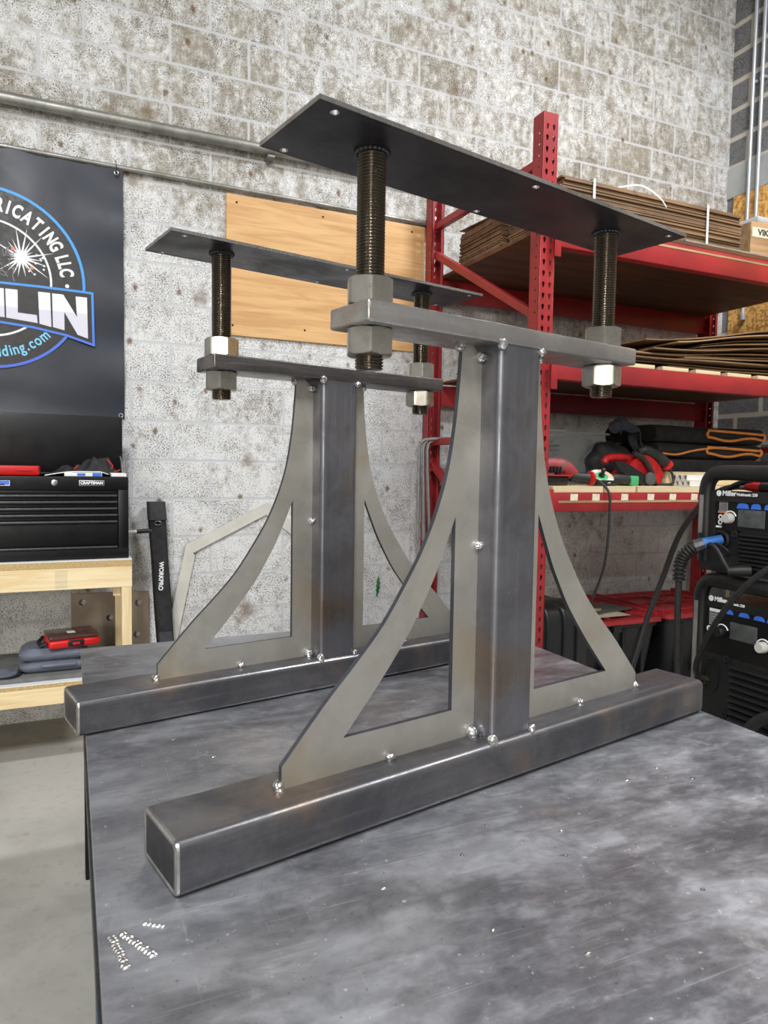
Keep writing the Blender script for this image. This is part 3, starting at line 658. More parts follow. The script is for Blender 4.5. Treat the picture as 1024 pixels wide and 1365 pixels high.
beam(2.575,2.625,2.262,2.374,.80); beam(3.66,3.71,2.255,2.374)
beam(2.575,2.625,1.682,1.768); beam(3.66,3.71,1.645,1.762)
random.seed(5)
beam(2.575,2.625,1.088,1.176,.52,(2.108,2.235,2.408,2.572,2.715,2.86)); beam(3.66,3.71,1.07,1.176)
tag(obj('plywood_sheet',MB().box((RXL+.086,2.575,2.3745),(RXR-.086,3.70,2.392)),'deck_plywood',smooth=0),'reddish plywood deck lying across the top beams of the red rack','deck')
tag(obj('plywood_sheet',MB().box((RXL+.086,2.62,1.7685),(RXR-.086,3.655,1.7795)),'deck_plywood',smooth=0),'plywood deck under the loose cardboard on the middle beams of the red rack','deck')
random.seed(11)
x=RXL+.09
for k in range(6):
    w=(.30,.20,.44,.38,.40,.34)[k]
    tag(obj('wooden_board',MB().box((x,2.578,1.7685 if 0 else 1.1765),(x+w-.012,3.70,1.204)),'slat_wood',smooth=0),'pale wooden deck plank laid front to back on the tool shelf','plank','planks of the tool shelf'); x+=w
x=2.40
for k in range(6):
    tag(obj('wood_offcut',MB().box((x,2.578,1.7685),(x+.17,2.618,1.786)),'slat_wood',smooth=0),'short pale slat end showing under the cardboard on the middle shelf','slat','slats of the middle shelf'); x+=.22
# ---- top shelf
DZ=2.3925
def bundle(name,label,x0,x1,y0,y1,z0,h,loose):
    t=thing(name,label,'cardboard',((x0+x1)/2,(y0+y1)/2,z0),0,'strapped bundles on the top shelf')
    m=MB(); n=26; random.seed(int(y0*100))
    for i in range(n):
        a=z0+h*i/n; j=random.uniform(-.012,.012); k=random.uniform(-.008,.008)
        if loose and i>n-5: j+=.015; 
        m.box((x0+abs(j),y0+k+.008,a),(x1-abs(j)*.6,y1+k-.008,a+h/n*.86))
    obj('sheets',m,'cardboard',t,smooth=0)
    obj('top_sheet',MB().grid(lambda u,v:(x0+(x1-x0)*u,y0+.05+(y1-y0-.06)*v,z0+h+.002+.012*v*sin(PI*u)+.02*v),12,6,.005),'cardboard',t,smooth=0)
    for fx in (.16,.78):
        xx=x0+(x1-x0)*fx; P=[(xx,y0-.004,z0+.002),(xx,y0-.004,z0+h+.010),(xx,y0+.03,z0+h+.014)]
        obj('strap',MB().loft([[(p[0]-.007,p[1],p[2]),(p[0]+.007,p[1],p[2]),(p[0]+.007,p[1]+.0015,p[2]+.0015),(p[0]-.007,p[1]+.0015,p[2]+.0015)] for p in P]),'strap_white',t,smooth=0)
    if loose:
        xx=x0+(x1-x0)*.30
        P=smoothpath([(xx,y0+.04,z0+h+.012),(xx+.10,y0-.02,z0+h+.02),(xx+.19,y0-.05,z0+h-.03),(xx+.24,y0-.05,z0+h-.07)],5)
        obj('strap_end',MB().loft([[(p.x,p.y,p.z-.004),(p.x+.001,p.y,p.z+.004),(p.x+.001,p.y+.0012,p.z+.004),(p.x,p.y+.0012,p.z-.004)] for p in P]),'strap_white',t,smooth=0)
    return t
bundle('cardboard_bundle','strapped bundle of flat brown cardboard at the front of the top rack shelf',2.08,3.27,2.70,3.13,DZ,.245,True)
bundle('cardboard_bundle','strapped bundle of flat cardboard at the rear of the top shelf, by the wall',2.06,3.22,3.16,3.60,DZ,.225,False)
for k in range(4):
    y=2.60+.021*k
    tag(obj('steel_rod',MB().cyl((2.75,y,DZ+.009),(4.05,y,DZ+.009),.0085,10),'weathered_galvanized' if k<2 else 'black_paint'),('pale' if k<2 else 'dark')+' metal rod lying along the front edge of the top rack shelf','rod','rods on the top shelf edge')
t=thing('shipping_box','brown shipping box with printed label on the right end of the top shelf','box',(3.62,2.92,DZ),R(-4))
obj('carton',MB().box((-.23,-.2,0),(.36,.25,.245),.003),'cardboard_pale',t,local=True,smooth=0)
l=obj('box_label',MB().box((-.22,-.2012,.165),(.02,-.2,.215)),'paper_tag',t,local=True,smooth=0)
obj('lettering',MB().text('VIKING',.045,XZ(-.2015)@T((-.10,.19,0)),.0004,.002,1.1),'ink',l,local=True,smooth=0)
tag(obj('grey_tray',MB().box((3.43,2.74,DZ+.248),(3.78,3.0,DZ+.285),.008),'conduit_grey'),'flat grey metal tray on the shipping box of the top shelf','tray')
tag(obj('white_cord',MB().tube(smoothpath([(3.38,2.57,DZ+.03),(3.45,2.56,DZ+.025),(3.53,2.555,DZ-.02),(3.56,2.555,DZ-.25),(3.50,2.57,DZ-.45)],6),.005,8),'white_plastic'),'thin white cord hanging over the top beam at the right','cord')
# ---- middle shelf: loose flattened boxes
random.seed(21)
def sheet(x0,x1,y0,y1,z,a,lift,mat):
    def f(u,v):
        x=x0+(x1-x0)*u; w=max(0,min(1,(x-2.55)/1.1)); w=w*w*(3-2*w)
        return (x+.02*(v-.5)*a,y0+(y1-y0)*v+a*.05*(u-.5)+.006*sin(7*u+a*5),z+lift*w+.0022*sin(11*u+a*9)*(1-v)+.0018*sin(5*v+a*7))
    o=obj('flattened_box',MB().grid(f,22,4,.006),mat,smooth=50)
    return tag(o,'flattened brown cardboard box in the loose pile on the middle rack shelf','cardboard','loose flattened boxes on the middle shelf')
z=1.790
for k in range(13):
    sheet(2.52+random.uniform(-.20,.30)+(.25 if k>8 else 0),4.02+random.uniform(-.25,.06),2.60+random.uniform(-.03,.09),3.45+random.uniform(-.2,.1),z,random.uniform(-1,1),.0105*k,('cardboard','cardboard_pale','cardboard','cardboard','plywood_edge')[k%5] if k!=4 else 'cardboard'); z+=.0115
z=1.790
for k in range(6):
    sheet(2.02+random.uniform(0,.10),2.30+random.uniform(-.05,.0),2.66+random.uniform(-.04,.04),3.55,z,random.uniform(-1,1),0,('cardboard','cardboard_pale')[k%2]); z+=.0165
# ---- tool shelf
SZ_=1.2045
t=thing('corded_saw','dusty red corded power saw with black grip hanging over the tool shelf edge','power tool',(2.12,2.66,SZ_))
obj('body',MB().tube(smoothpath([(1.99,2.70,SZ_+.075),(2.05,2.68,SZ_+.095),(2.12,2.67,SZ_+.08),(2.16,2.66,SZ_+.058),(2.18,2.655,SZ_+.05)],5),[.035+.0*i for i in range(8)]+[.042,.042,.041,.04,.038,.036,.034,.032,.03,.028,.026,.024,.022],14),'dusty_red',t)
obj('gearbox',MB().box((1.99,2.64,SZ_+.001),(2.13,2.72,SZ_+.045),.01),'black_plastic',t); obj('guard',MB().box((1.99,2.625,SZ_+.045),(2.14,2.64,SZ_+.051),.002),'tool_red',t)
for k in range(5): obj('vent',MB().box((2.02+.018*k,2.634,SZ_+.058),(2.03+.018*k,2.646,SZ_+.09),.003),'dark_hole',t)
obj('grip',MB().tube([(2.15,2.655,SZ_+.045),(2.19,2.645,SZ_+.038),(2.235,2.63,SZ_+.036)],[.026,.024,.026],14),'black_rubber',t)
obj('collar',MB().lathe([(.022,-.012),(.034,-.008),(.034,.004),(.018,.014)],(2.245,2.625,SZ_+.036),18,Rot(PI/2,'Y')),'tool_red',t)
obj('cord',MB().tube(smoothpath([(2.255,2.622,SZ_+.036),(2.28,2.60,SZ_+.02),(2.298,2.558,SZ_-.03),(2.30,2.552,SZ_-.12),(2.295,2.555,SZ_-.28),(2.28,2.57,SZ_-.42),(2.24,2.62,SZ_-.60)],7),.006,8),'black_rubber',t)
t=thing('angle_grinder','small angle grinder lying with its pale cutting disc up on the tool shelf','power tool',(2.42,2.68,SZ_))
Md=T((2.365,2.69,SZ_+.045))@Rot(R(32),'X')@Rot(R(-8),'Y')
obj('disc',MB().lathe([(.058,-.002),(.060,0),(.058,.002)],(0,0,0),28,Md),'white_plastic',t); 
obj('disc_label',MB().plate(circ(0,0,.034,24),[],.001,Md@T((0,0,.0025))),'disc_green',t,smooth=0)
obj('disc_edge',MB().plate([(.058*cos(a),.058*sin(a)) for a in [R(-40+20*i) for i in range(7)]]+[(.036*cos(a),.036*sin(a)) for a in [R(80-20*i) for i in range(7)]],[],.001,Md@T((0,0,.0027))),'disc_tan',t,smooth=0)
obj('spindle',MB().lathe([(.016,0),(.016,.012),(.010,.014),(.010,.045),(.006,.047)],(0,0,0),14,Md),'black_plastic',t)
obj('guard',MB().box((2.30,2.64,SZ_+.001),(2.42,2.71,SZ_+.028),.008),'black_plastic',t)
obj('body',MB().tube([(2.40,2.69,SZ_+.028),(2.44,2.69,SZ_+.031),(2.50,2.69,SZ_+.030),(2.55,2.69,SZ_+.028)],[.02,.028,.026,.024],14),'black_rubber',t)
obj('battery',MB().box((2.53,2.662,SZ_+.002),(2.58,2.718,SZ_+.050),.006),'disc_green',t)
t=thing('band_saw','red and black portable saw with thick black rear handle on the tool shelf','power tool',(2.68,2.80,SZ_))
prof=[(2.44,.10),(2.47,.118),(2.55,.125),(2.58,.10),(2.60,.06),(2.66,.02),(2.78,.005),(2.80,.05),(2.77,.10),(2.72,.14),(2.68,.16),(2.62,.155),(2.56,.165),(2.46,.142)]
obj('body',MB().prism([(x,SZ_+z) for x,z in [(2.60,.005),(2.80,.005),(2.82,.06),(2.78,.12),(2.72,.155),(2.66,.16),(2.60,.12),(2.56,.06)]],'y',2.74,2.84),'tool_red',t)
obj('front_handle',MB().tube(smoothpath([(2.46,2.78,SZ_+.112),(2.48,2.78,SZ_+.136),(2.56,2.78,SZ_+.143),(2.62,2.78,SZ_+.135),(2.65,2.78,SZ_+.10),(2.67,2.78,SZ_+.07)],5),.019,12),'tool_red',t)
obj('blade_guard',MB().prism([(x,SZ_+z) for x,z in [(2.47,.118),(2.53,.122),(2.66,.062),(2.72,.03),(2.72,.004),(2.66,.001),(2.58,.03),(2.50,.08)]],'y',2.715,2.75),'black_plastic',t)
obj('hose_cover',MB().tube(smoothpath([(2.60,2.73,SZ_+.165),(2.66,2.725,SZ_+.14),(2.71,2.72,SZ_+.08),(2.735,2.72,SZ_+.02),(2.735,2.72,SZ_+.008)],5),.014,10),'black_rubber',t)
obj('wheel',MB().lathe([(.03,-.01),(.034,0),(.03,.01)],(2.70,2.71,SZ_+.036),20,Rot(PI/2,'X')),'screen_grey',t)
obj('rear_handle',MB().tube(smoothpath([(2.66,2.76,SZ_+.17),(2.70,2.75,SZ_+.182),(2.76,2.74,SZ_+.16),(2.82,2.73,SZ_+.118)],5),[.02]*4+[.026]*8+[.028]*4,14),'black_rubber',t)
obj('handle_cap',MB().lathe([(.028,-.012),(.029,.01),(.016,.018)],(2.83,2.728,SZ_+.108),16,Rot(PI/2+.6,'Y')),'tool_red',t)
obj('cord',MB().tube(smoothpath([(2.84,2.725,SZ_+.098),(2.855,2.71,SZ_+.05),(2.845,2.70,SZ_+.015),(2.80,2.69,SZ_+.008),(2.72,2.685,SZ_+.008)],5),.0065,8),'black_rubber',t)
def blob(name,label,cat,c,rad,mat,amp,seed,grp=None):
    random.seed(seed); ph=[random.uniform(0,6) for _ in range(6)]
    m=MB(); t_=bmesh.new(); bmesh.ops.create_icosphere(t_,subdivisions=4,radius=1)
    for v in t_.verts:
        p=v.co; k=1+amp*(sin(5*p.x+ph[0])*sin(4*p.y+ph[1])+.6*sin(9*p.z+ph[2]+4*p.x)+.4*sin(13*p.x+ph[3])*sin(11*p.z+ph[4]))
        q=Vector((p.x*rad[0],p.y*rad[1],p.z*rad[2]))*k; q.z=max(q.z,-rad[2]*.62); v.co=q+Vector(c)
    m.join(t_); return tag(obj(name,m,mat,smooth=80),label,cat,grp)
blob('black_tool_bag','slumped black fabric bag behind the red saw on the tool shelf','bag',(2.66,3.00,SZ_+.092),(.16,.11,.145),'soft_black',.10,4)
# rag draped on the upright part of bag
tag(obj('grey_rag',MB().grid(lambda u,v:(2.70+.19*u+.02*sin(v*7),2.93+.10*v+.02*sin(u*9),SZ_+.215+.16*sin(PI*min(1,u*.8+.2))*(.55+.45*v)-.03*u+.012*sin(u*13+v*9)),20,14,.004),'rag_grey',smooth=80),'dark grey rag thrown over the black bag on the tool shelf','rag')
# clear bin with things in it
t=thing('clear_bin','clear plastic bin full of odds and ends at the left of the tool shelf','bin',(2.36,3.20,SZ_))
def binwall(): 
    m=MB(); x0,x1,y0,y1,h=2.06,2.64,2.98,3.42,.275
    for a,b in (((x0,y0),(x1,y0+.004)),((x0,y1-.004),(x1,y1)),((x0,y0),(x0+.004,y1)),((x1-.004,y0),(x1,y1))): m.box((a[0],a[1],SZ_+.001),(b[0],b[1],SZ_+h))
    m.box((x0,y0,SZ_+.001),(x1,y1,SZ_+.005)); m.box((x0-.015,y0-.015,SZ_+h-.012),(x1+.015,y0,SZ_+h)); m.box((x1,y0,SZ_+h-.012),(x1+.015,y1,SZ_+h)); return m
obj('bin_wall',binwall(),'clear_plastic',t,smooth=0)
tag(obj('board_offcut',MB().box((-.09,-.004,0),(.09,.004,.16),.002,1,T((2.36,3.08,SZ_+.035))@Rot(R(-35),'Y')@Rot(R(-15),'X')),'grey_board'),'grey board offcut tilted inside the clear bin','board')
blob('dark_cloth','dark bundled cloth inside the clear bin','cloth',(2.20,3.14,SZ_+.07),(.11,.10,.09),'rag_grey',.08,9)
tag(obj('cable_coil',MB().tube([(2.43+.06*cos(a),3.2+.05*sin(a),SZ_+.16+.004*a) for a in [.35*i for i in range(50)]],.006,6),'black_rubber'),'coil of black cable inside the clear bin','cable')
m=MB()
random.seed(8)
for k in range(9): m.box((-.018,-.012,-.010),(.018,.012,.010),.004,1,T((2.06+.018*k,2.94+.004*(k%3),SZ_+.285+.012*(k%4)))@Rot(random.uniform(-.7,.7),'Y')@Rot(random.uniform(-.6,.6),'Z'))
m.box((2.02,2.93,SZ_+.276),(2.22,2.99,SZ_+.284))
tag(obj('metal_clamp',m,'galvanized'),'tangled grey metal clamp lying on the rim of the clear bin','clamp')
tag(obj('pale_strip',MB().box((0,-.04,0),(.62,.04,.008),.001,1,T((2.06,3.40,SZ_+.281))@Rot(R(-2.2),'Y')),'white_plastic'),'pale flat strip lying across the top of the clear bin','strip')
t=thing('slotted_bracket','grey slotted metal bracket leaning against the right end of the clear bin','bracket',(2.69,3.18,SZ_))
obj('bracket',MB().plate([(-.018,0),(.018,0),(.018,.255),(-.018,.255)],[circ(0,.03+.03*k,.006,8) for k in range(8)],.004,T((2.685,3.2,SZ_+.001))@Rot(R(8),'Y')@XZ(0)),'weathered_galvanized',t,smooth=0)
# trim bundle
for k,(y,z) in enumerate(((2.62,0),(2.655,0),(2.69,0),(2.64,.030),(2.675,.030),(2.71,.030))):
    xe=3.045-.02*((k*7)%4)/2; x0=2.86
    prof=[(y-.016,SZ_+.001+z),(y+.016,SZ_+.001+z),(y+.016,SZ_+.029+z),(y-.016,SZ_+.029+z)]; pin=[(y-.012,SZ_+.005+z),(y+.012,SZ_+.005+z),(y+.012,SZ_+.025+z),(y-.012,SZ_+.025+z)]
    m=MB(); a=m._v([(x0,p[0],p[1]) for p in prof]); b=m._v([(xe,p[0],p[1]) for p in prof]); c=m._v([(xe,p[0],p[1]) for p in pin]); d=m._v([(x0,p[0],p[1]) for p in pin])
    for P,Q in ((a,b),(b,c),(c,d),(d,a)):
        for j in range(4): m._f((P[j],P[(j+1)%4],Q[(j+1)%4],Q[j]))
    tag(obj('plastic_channel',m,'white_plastic',smooth=0),'white hollow plastic channel in the small bundle at the shelf front beside the red saw','channel','bundle of white channels')
tag(obj('long_trim',MB().box((2.86,2.76,SZ_+.001),(3.75,2.80,SZ_+.075),.004),'slat_wood'),'pale long trim board standing behind the white channels','board')
tag(obj('black_case',MB().box((2.87,2.86,SZ_+.001),(3.78,3.30,SZ_+.145),.015,3),'soft_black'),'low black fabric case under the folded welding blankets','case')
def blanket(z0,h,label,x0,x1,extra):
    t=thing('welding_blanket',label,'blanket',((x0+x1)/2,3.08,z0),0,'folded welding blankets on the tool shelf')
    def cs(x): return [(x,3.08+u,z0+h/2+v+.002*sin(x*9)) for u,v in rrect(.20,h/2,h*.45,6)]
    obj('fold',MB().loft([cs(x0+(x1-x0)*i/14) for i in range(15)]),'blanket_black',t,smooth=60)
    P=[]
    for i in range(20):
        a=i/19; P.append((x0+(x1-x0)*(.45+.53*a),2.872+.002*sin(a*9),z0+h*.80-.012*a))
    for i in range(8): P.append((x1-.015+.012*sin(PI*i/7),2.872,z0+h*(.72-.42*i/7)))
    for i in range(20):
        a=i/19; P.append((x1-.02-(x1-x0)*.50*a,2.872,z0+h*.30+.010*sin(a*7)))
    for i in range(8): P.append((x0+(x1-x0)*.455-.012*sin(PI*i/7),2.872,z0+h*(.36+.4*i/7)))
    obj('edge_binding',MB().tube(P,.0075,8,closed=True),'blanket_orange',t,label='orange edge binding')
    if extra:
        obj('edge_binding',MB().tube(smoothpath([(x0+.02,2.868,z0+h*.3),(x0+.12,2.866,z0+.02),(x0+.25,2.866,z0+.045),(x0+.40,2.868,z0+h*.75),(x0+.5,2.868,z0+h*.8)],5),.006,8),'blanket_orange',t,label='orange edge binding')
blanket(SZ_+.149,.083,'folded black welding blanket with orange edges, lower of the two on the tool shelf',2.92,3.72,True)
blanket(SZ_+.237,.092,'folded black welding blanket with orange edges, upper of the two on the tool shelf',2.90,3.74,False)
# hooks on the rear upright
for k in range(3):
    x=1.83+.028*k
    P=smoothpath([(x+.012*k,3.600,.86),(x,3.600,1.30),(x,3.598,1.40),(x+.02,3.590,1.435),(x+.08,3.560,1.447),(x+.17,3.530,1.447)],5)
    tag(obj('bent_rod',MB().tube(P,.0095,10),'galvanized'),'bent galvanised rod hooked over the rack brace beside the rear upright','rod','bent rods on the rack')
t=thing('hanging_bolt','small dark bolt clamp hanging under the rack brace behind the front base','clamp',(2.03,3.52,1.25))
obj('screw',MB().cyl((1.94,3.30,1.41),(1.94,3.30,1.27),.008,10),'mill_scale_steel',t); obj('foot',MB().lathe([(.02,0),(.02,.012),(.01,.02)],(1.94,3.30,1.255),14),'black_paint',t); obj('jaw',MB().box((1.905,3.285,1.40),(1.975,3.315,1.412),.003),'galvanized',t)
# ---- below the rack
def tote(label,x0,x1,y0,y1,h):
    t=thing('storage_tote',label,'tote',((x0+x1)/2,(y0+y1)/2,0),0,'black totes with red lids under the rack')
    cx,cy=(x0+x1)/2,(y0+y1)/2; wx,wy=(x1-x0)/2,(y1-y0)/2
    obj('tub',MB().loft([[(cx+u,cy+v,z) for u,v in rrect(wx-q,wy-q,.05,5)] for z,q in ((.002,.075),(.01,.07),(h-.06,.03),(h-.055,.02),(h-.031,.02))]),'tote_black',t)
    for k in range(4):
        xx=cx-wx*.6+k*wx*.4; obj('rib',MB().box((xx-.012,y0+.020,.05),(xx+.012,y0+.06,h-.062),.006,2,T((0,.0,0))),'tote_black',t)
    l=obj('lid',MB().loft([[(cx+u,cy+v,z) for u,v in rrect(wx-q,wy-q,.045,5)] for z,q in ((h-.03,0),(h-.008,.002),(h-.004,.006),(h-.004,.03),(h-.014,.04))]),'tote_red',t)
    for k in range(3):
        yy=y0+.14+k*(y1-y0-.28)/2; obj('lid_rib',MB().box((x0+.06,yy-.01,h-.014),(x1-.06,yy+.01,h-.001),.003),'tote_red',l)
    for xx in (x0+.10,cx,x1-.10): obj('lid_rib',MB().box((xx-.01,y0+.07,h-.014),(xx+.01,y1-.07,h-.003),.003),'tote_red',l)
    for xx in (x0+.014,x1-.026): obj('lid_rim',MB().box((xx,y0+.05,h-.01),(xx+.012,y1-.05,h+.018),.003),'tote_red',l)
    obj('latch',MB().box((cx-.03,y0-.006,h-.07),(cx+.03,y0+.022,h-.028),.004),'tote_black',t)
    return t
tote('black storage tote with red lid, left one under the rack with papers on it',2.45,3.165,3.02,3.73,.44)
tote('black storage tote with red lid, right one under the rack by the welders',3.20,3.92,3.035,3.73,.44)
tag(obj('paper_folder',MB().box((-.17,-.11,0),(.17,.11,.006),.001,1,T((2.93,3.30,.445))@Rot(R(14),'Z')),'grey_board'),'dark grey folder lying on the red tote lid','folder')
tag(obj('loose_sheet',MB().grid(lambda u,v:(2.72+.26*u,3.10+.18*v,.4425+.012*sin(PI*u)*v),8,4,.001),'paper_tag'),'curling thin sheet at the front of the red tote lid','paper')
t=thing('rolling_case','black rounded plastic case standing on the floor under the rack, left of the totes','case',(2.2,2.98,0))
obj('shell',MB().loft([[(2.19+u,2.97+v,z) for u,v in rrect(.19-q,.24-q,.06,6)] for z,q in ((.002,.03),(.03,.0),(.52,.0),(.57,.012),(.60,.035),(.612,.07))]),'tote_black',t)
for xx in (2.10,2.20,2.28): obj('rib',MB().tube(smoothpath([(xx,2.735,.08),(xx,2.728,.4),(xx,2.728,.52),(xx,2.745,.585),(xx,2.80,.612)],4),.012,8),'tote_black',t)
# ------------------------------------------------------------------ welders
def welder(label,X,yl,yr,zb,zt,grp):
    """X front plane (faces -X); yl far-left edge; yr right edge; zb bottom; zt top of handle"""
    t=thing('welding_machine',label,'welder',(X+.27,(yl+yr)/2,zb),0,grp); D=.52
    hz=zt-.085
    obj('case',MB().box((X+.012,yr+.015,zb),(X+D,yl-.015,hz),.012,2),'black_plastic',t)
    obj('front_frame',MB().plate([( -yl,zb),(-yr,zb),(-yr,hz+.01),(-yl,hz+.01)],[[(-yl+.05,hz-.125),(-yr-.045,hz-.125),(-yr-.045,hz-.024),(-yl+.05,hz-.024)]],.02,YZ(X+.010)),'black_plastic',t,smooth=0)
    h=MB(); pth=smoothpath([(X+.012,yl-.008,zb+.03),(X+.008,yl-.008,hz-.06),(X+.006,yl-.012,hz+.02),(X+.006,yl-.03,zt-.03),(X+.006,yl-.065,zt-.018),(X+.006,(yl+yr)/2,zt-.018),(X+.006,yr+.065,zt-.018),(X+.006,yr+.03,zt-.03),(X+.006,yr+.012,hz+.02),(X+.008,yr+.008,hz-.06),(X+.012,yr+.008,zb+.03)],5)
    hn=obj('handle',h.tube(pth,.024,12),'black_plastic',t)
    for yy in (yl-.004,): obj('handle_strip',MB().box((X-.021,yy-.014,zb+.12),(X-.013,yy-.001,hz-.005),.002),'weathered_galvanized',hn)
    p=obj('control_panel',MB().box((X+.004,yr+.046,hz-.124),(X+.012,yl-.051,hz-.025)),'black_paint',t,smooth=0)
    return t,hz
def text_on(parent,txt,size,y,z,X,mat='print_white',bold=.0004,sx=1.): return obj('lettering',MB().text(txt,size,YZ(X)@T((-y,z,0)),.0003,bold,sx,align='LEFT'),mat,parent,smooth=0)
def slats(parent,X,y0,y1,z0,z1,n):
    for k in range(n):
        z=z0+(z1-z0)*k/(n-1)
        obj('vent_slat',MB().box((-.011,-(y0-y1)/2,-.0045),(.004,(y0-y1)/2,.0045),.002,1,T((X,(y0+y1)/2,z))@Rot(R(-28),'Y')),'black_plastic',parent)
    obj('vent_recess',MB().box((X+.0005,y1,z0-.012),(X+.003,y0,z1+.012)),'dark_hole',parent,smooth=0)
def knob(parent,X,y,z,r,cap=True):
    k=obj('knob',MB().lathe([(r,0),(r*.96,.018),(r*.8,.022)],(X,y,z),20,Rot(-PI/2,'Y')),'knob_grey' if cap else 'black_plastic',parent)
    obj('knob_scale',MB().tube([(X-.001,y-(r+.006)*cos(a)*-1,z+(r+.006)*sin(a)) for a in [R(20+14*i) for i in range(11)]],.0022,6),'print_white',parent)
def panel_label(parent,X,y,z,mats,h=.03,w=.032):
    l=obj('panel_label',MB().box((X-.0006,y-w,z-h),(X,y,z)),mats[0],parent,smooth=0)
    for k in range(5): obj('print_line',MB().box((X-.001,y-w+.003,z-.004-h*.19*k),(X-.0006,y-.003,z-.002-h*.19*k)),'ink',l,smooth=0)
WXP=1.90
t,hz=welder('upper black welding machine with round grey knob, stacked on another at right',WXP,1.676,1.245,.957,1.292,'stacked welding machines')
XP=WXP+.0035
text_on(t,'Miller',.022,1.598,1.209,WXP-.0025,bold=.0008); obj('logo_disc',MB().plate(circ(-1.611,1.209,.0095),[],.0006,YZ(WXP-.0022)),'print_white',t,smooth=0)
text_on(t,'Multimatic 220',.012,1.545,1.207,WXP-.0025)
panel_label(t,XP,1.612,1.183,('print_grey',)); obj('panel_label',MB().box((XP-.0006,1.570,1.146),(XP,1.616,1.153)),'label_orange',t,smooth=0)
for z,r in ((1.133,.009),(1.117,.009)): obj('icon',MB().plate(circ(-1.606,z,r,12),[circ(-1.606,z,.004,8)],.0006,YZ(XP-.0005)),'print_white',t,smooth=0)
obj('icon',MB().box((XP-.0006,1.600,1.099),(XP,1.622,1.105)),'print_white',t,smooth=0)
knob(t,XP,1.570,1.131,.0165)
for y,w in ((1.548,.044),(1.498,.036),(1.452,.032),(1.415,.03)):
    obj('mode_icon',MB().plate([(-y,1.164),(-y+w,1.164),(-y+w*.9,1.177),(-y+w*.7,1.181),(-y+w*.3,1.181),(-y+w*.1,1.177)],[],.0006,YZ(XP-.0005)),'icon_blue',t,smooth=0)
obj('screen',MB().box((XP-.002,1.447,1.107),(XP,1.541,1.161),.001),'screen_grey',t)
slats(t,WXP-.001,1.527,1.29,.985,1.086,9)
sk=obj('torch_socket',MB().lathe([(.030,0),(.030,.006),(.024,.010),(.024,.002)],(WXP-.001,1.592,1.062),22,Rot(-PI/2,'Y')),'black_plastic',t)
obj('screw_hole',MB().lathe([(.012,0),(.012,.003),(.007,.004),(.006,.001)],(WXP-.001,1.545,1.082),14,Rot(-PI/2,'Y')),'black_plastic',t)
for y in (1.62,1.30): obj('foot',MB().box((WXP+.03,y-.02,.945),(WXP+.09,y+.02,.957),.003),'black_rubber',t); obj('foot',MB().box((WXP+.40,y-.02,.945),(WXP+.46,y+.02,.957),.003),'black_rubber',t)
# torch and cable lying through the handle
t2=thing('welding_torch','grey and red torch handle with ribbed hose lying under the upper welder handle','torch',(1.93,1.5,1.23))
obj('torch_neck',MB().cyl((WXP+.05,1.575,1.228),(WXP+.05,1.545,1.230),.006,8),'galvanized',t2); obj('torch_body',MB().tube([(WXP+.05,1.555,1.230),(WXP+.05,1.53,1.231),(WXP+.05,1.50,1.231)],[.010,.015,.014],12),'tool_red',t2)
obj('torch_grip',MB().tube([(WXP+.05,1.50,1.231),(WXP+.05,1.45,1.229),(WXP+.05,1.36,1.228)],[.015,.017,.016],12),'black_rubber',t2)
m=MB()
for i in range(26): m.lathe([(.009,-.002),(.0115,0),(.009,.002)],(WXP+.075,1.54-.0085*i,1.252),10,Rot(PI/2,'X'))
m.tube(smoothpath([(WXP+.075,1.64,1.222),(WXP+.075,1.60,1.240),(WXP+.075,1.54,1.252),(WXP+.075,1.32,1.252)],5),.0095,10); obj('hose',m,'black_rubber',t2)
# blue connector + ribbed strain relief + cable
t3=thing('torch_cable','black torch cable with blue connector plugged into the upper welder','cable',(1.82,1.66,.8))
obj('connector',MB().tube([(WXP-.004,1.592,1.062),(WXP-.03,1.605,1.055),(WXP-.055,1.622,1.046)],[.0155,.0165,.019],14),'connector_blue',t3)
obj('nut',MB().tube([(WXP-.052,1.620,1.047),(WXP-.075,1.636,1.036)],[.0215,.0225],10),'drawer_trim',t3)
m=MB(); sp=smoothpath([(WXP-.072,1.634,1.038),(WXP-.095,1.652,1.012),(WXP-.104,1.662,.975),(WXP-.104,1.664,.925)],8)
for i,pnt in enumerate(sp[1:]):
    d_=(sp[i+1]-sp[i]).normalized(); q=d_.to_track_quat('Z','Y').to_matrix().to_4x4(); i%2 or m.lathe([(.013,-.005),(.0215-.0001*i,-.003),(.0215-.0001*i,.003),(.013,.005)],pnt,14,q)
m.tube(sp,.013,12); obj('strain_relief',m,'black_rubber',t3)
obj('cable',MB().tube(smoothpath([(WXP-.104,1.664,.93),(WXP-.106,1.662,.85),(WXP-.104,1.660,.74),(WXP-.10,1.655,.60),(WXP-.09,1.640,.50),(WXP-.08,1.62,.30)],6),.0105,10),'black_rubber',t3)
t4=thing('gas_hose','thin grey lead with elbow plug in front of the upper welder','cable',(1.86,1.55,1.0))
obj('lead',MB().tube(smoothpath([(WXP-.04,1.612,1.035),(WXP-.06,1.585,1.048),(WXP-.065,1.555,1.035),(WXP-.06,1.53,.995),(WXP-.05,1.518,.972)],6),.0075,10),'black_rubber',t4)
obj('plug',MB().tube([(WXP-.052,1.525,.972),(WXP-.03,1.50,.975),(WXP-.008,1.478,.978)],[.014,.018,.016],12),'black_rubber',t4)
obj('loop',MB().tube(smoothpath([(WXP-.03,1.600,1.048),(WXP-.055,1.56,1.052),(WXP-.05,1.53,1.035),(WXP-.03,1.545,1.018),(WXP-.002,1.59,1.015)],6),.0035,8),'black_rubber',t4)
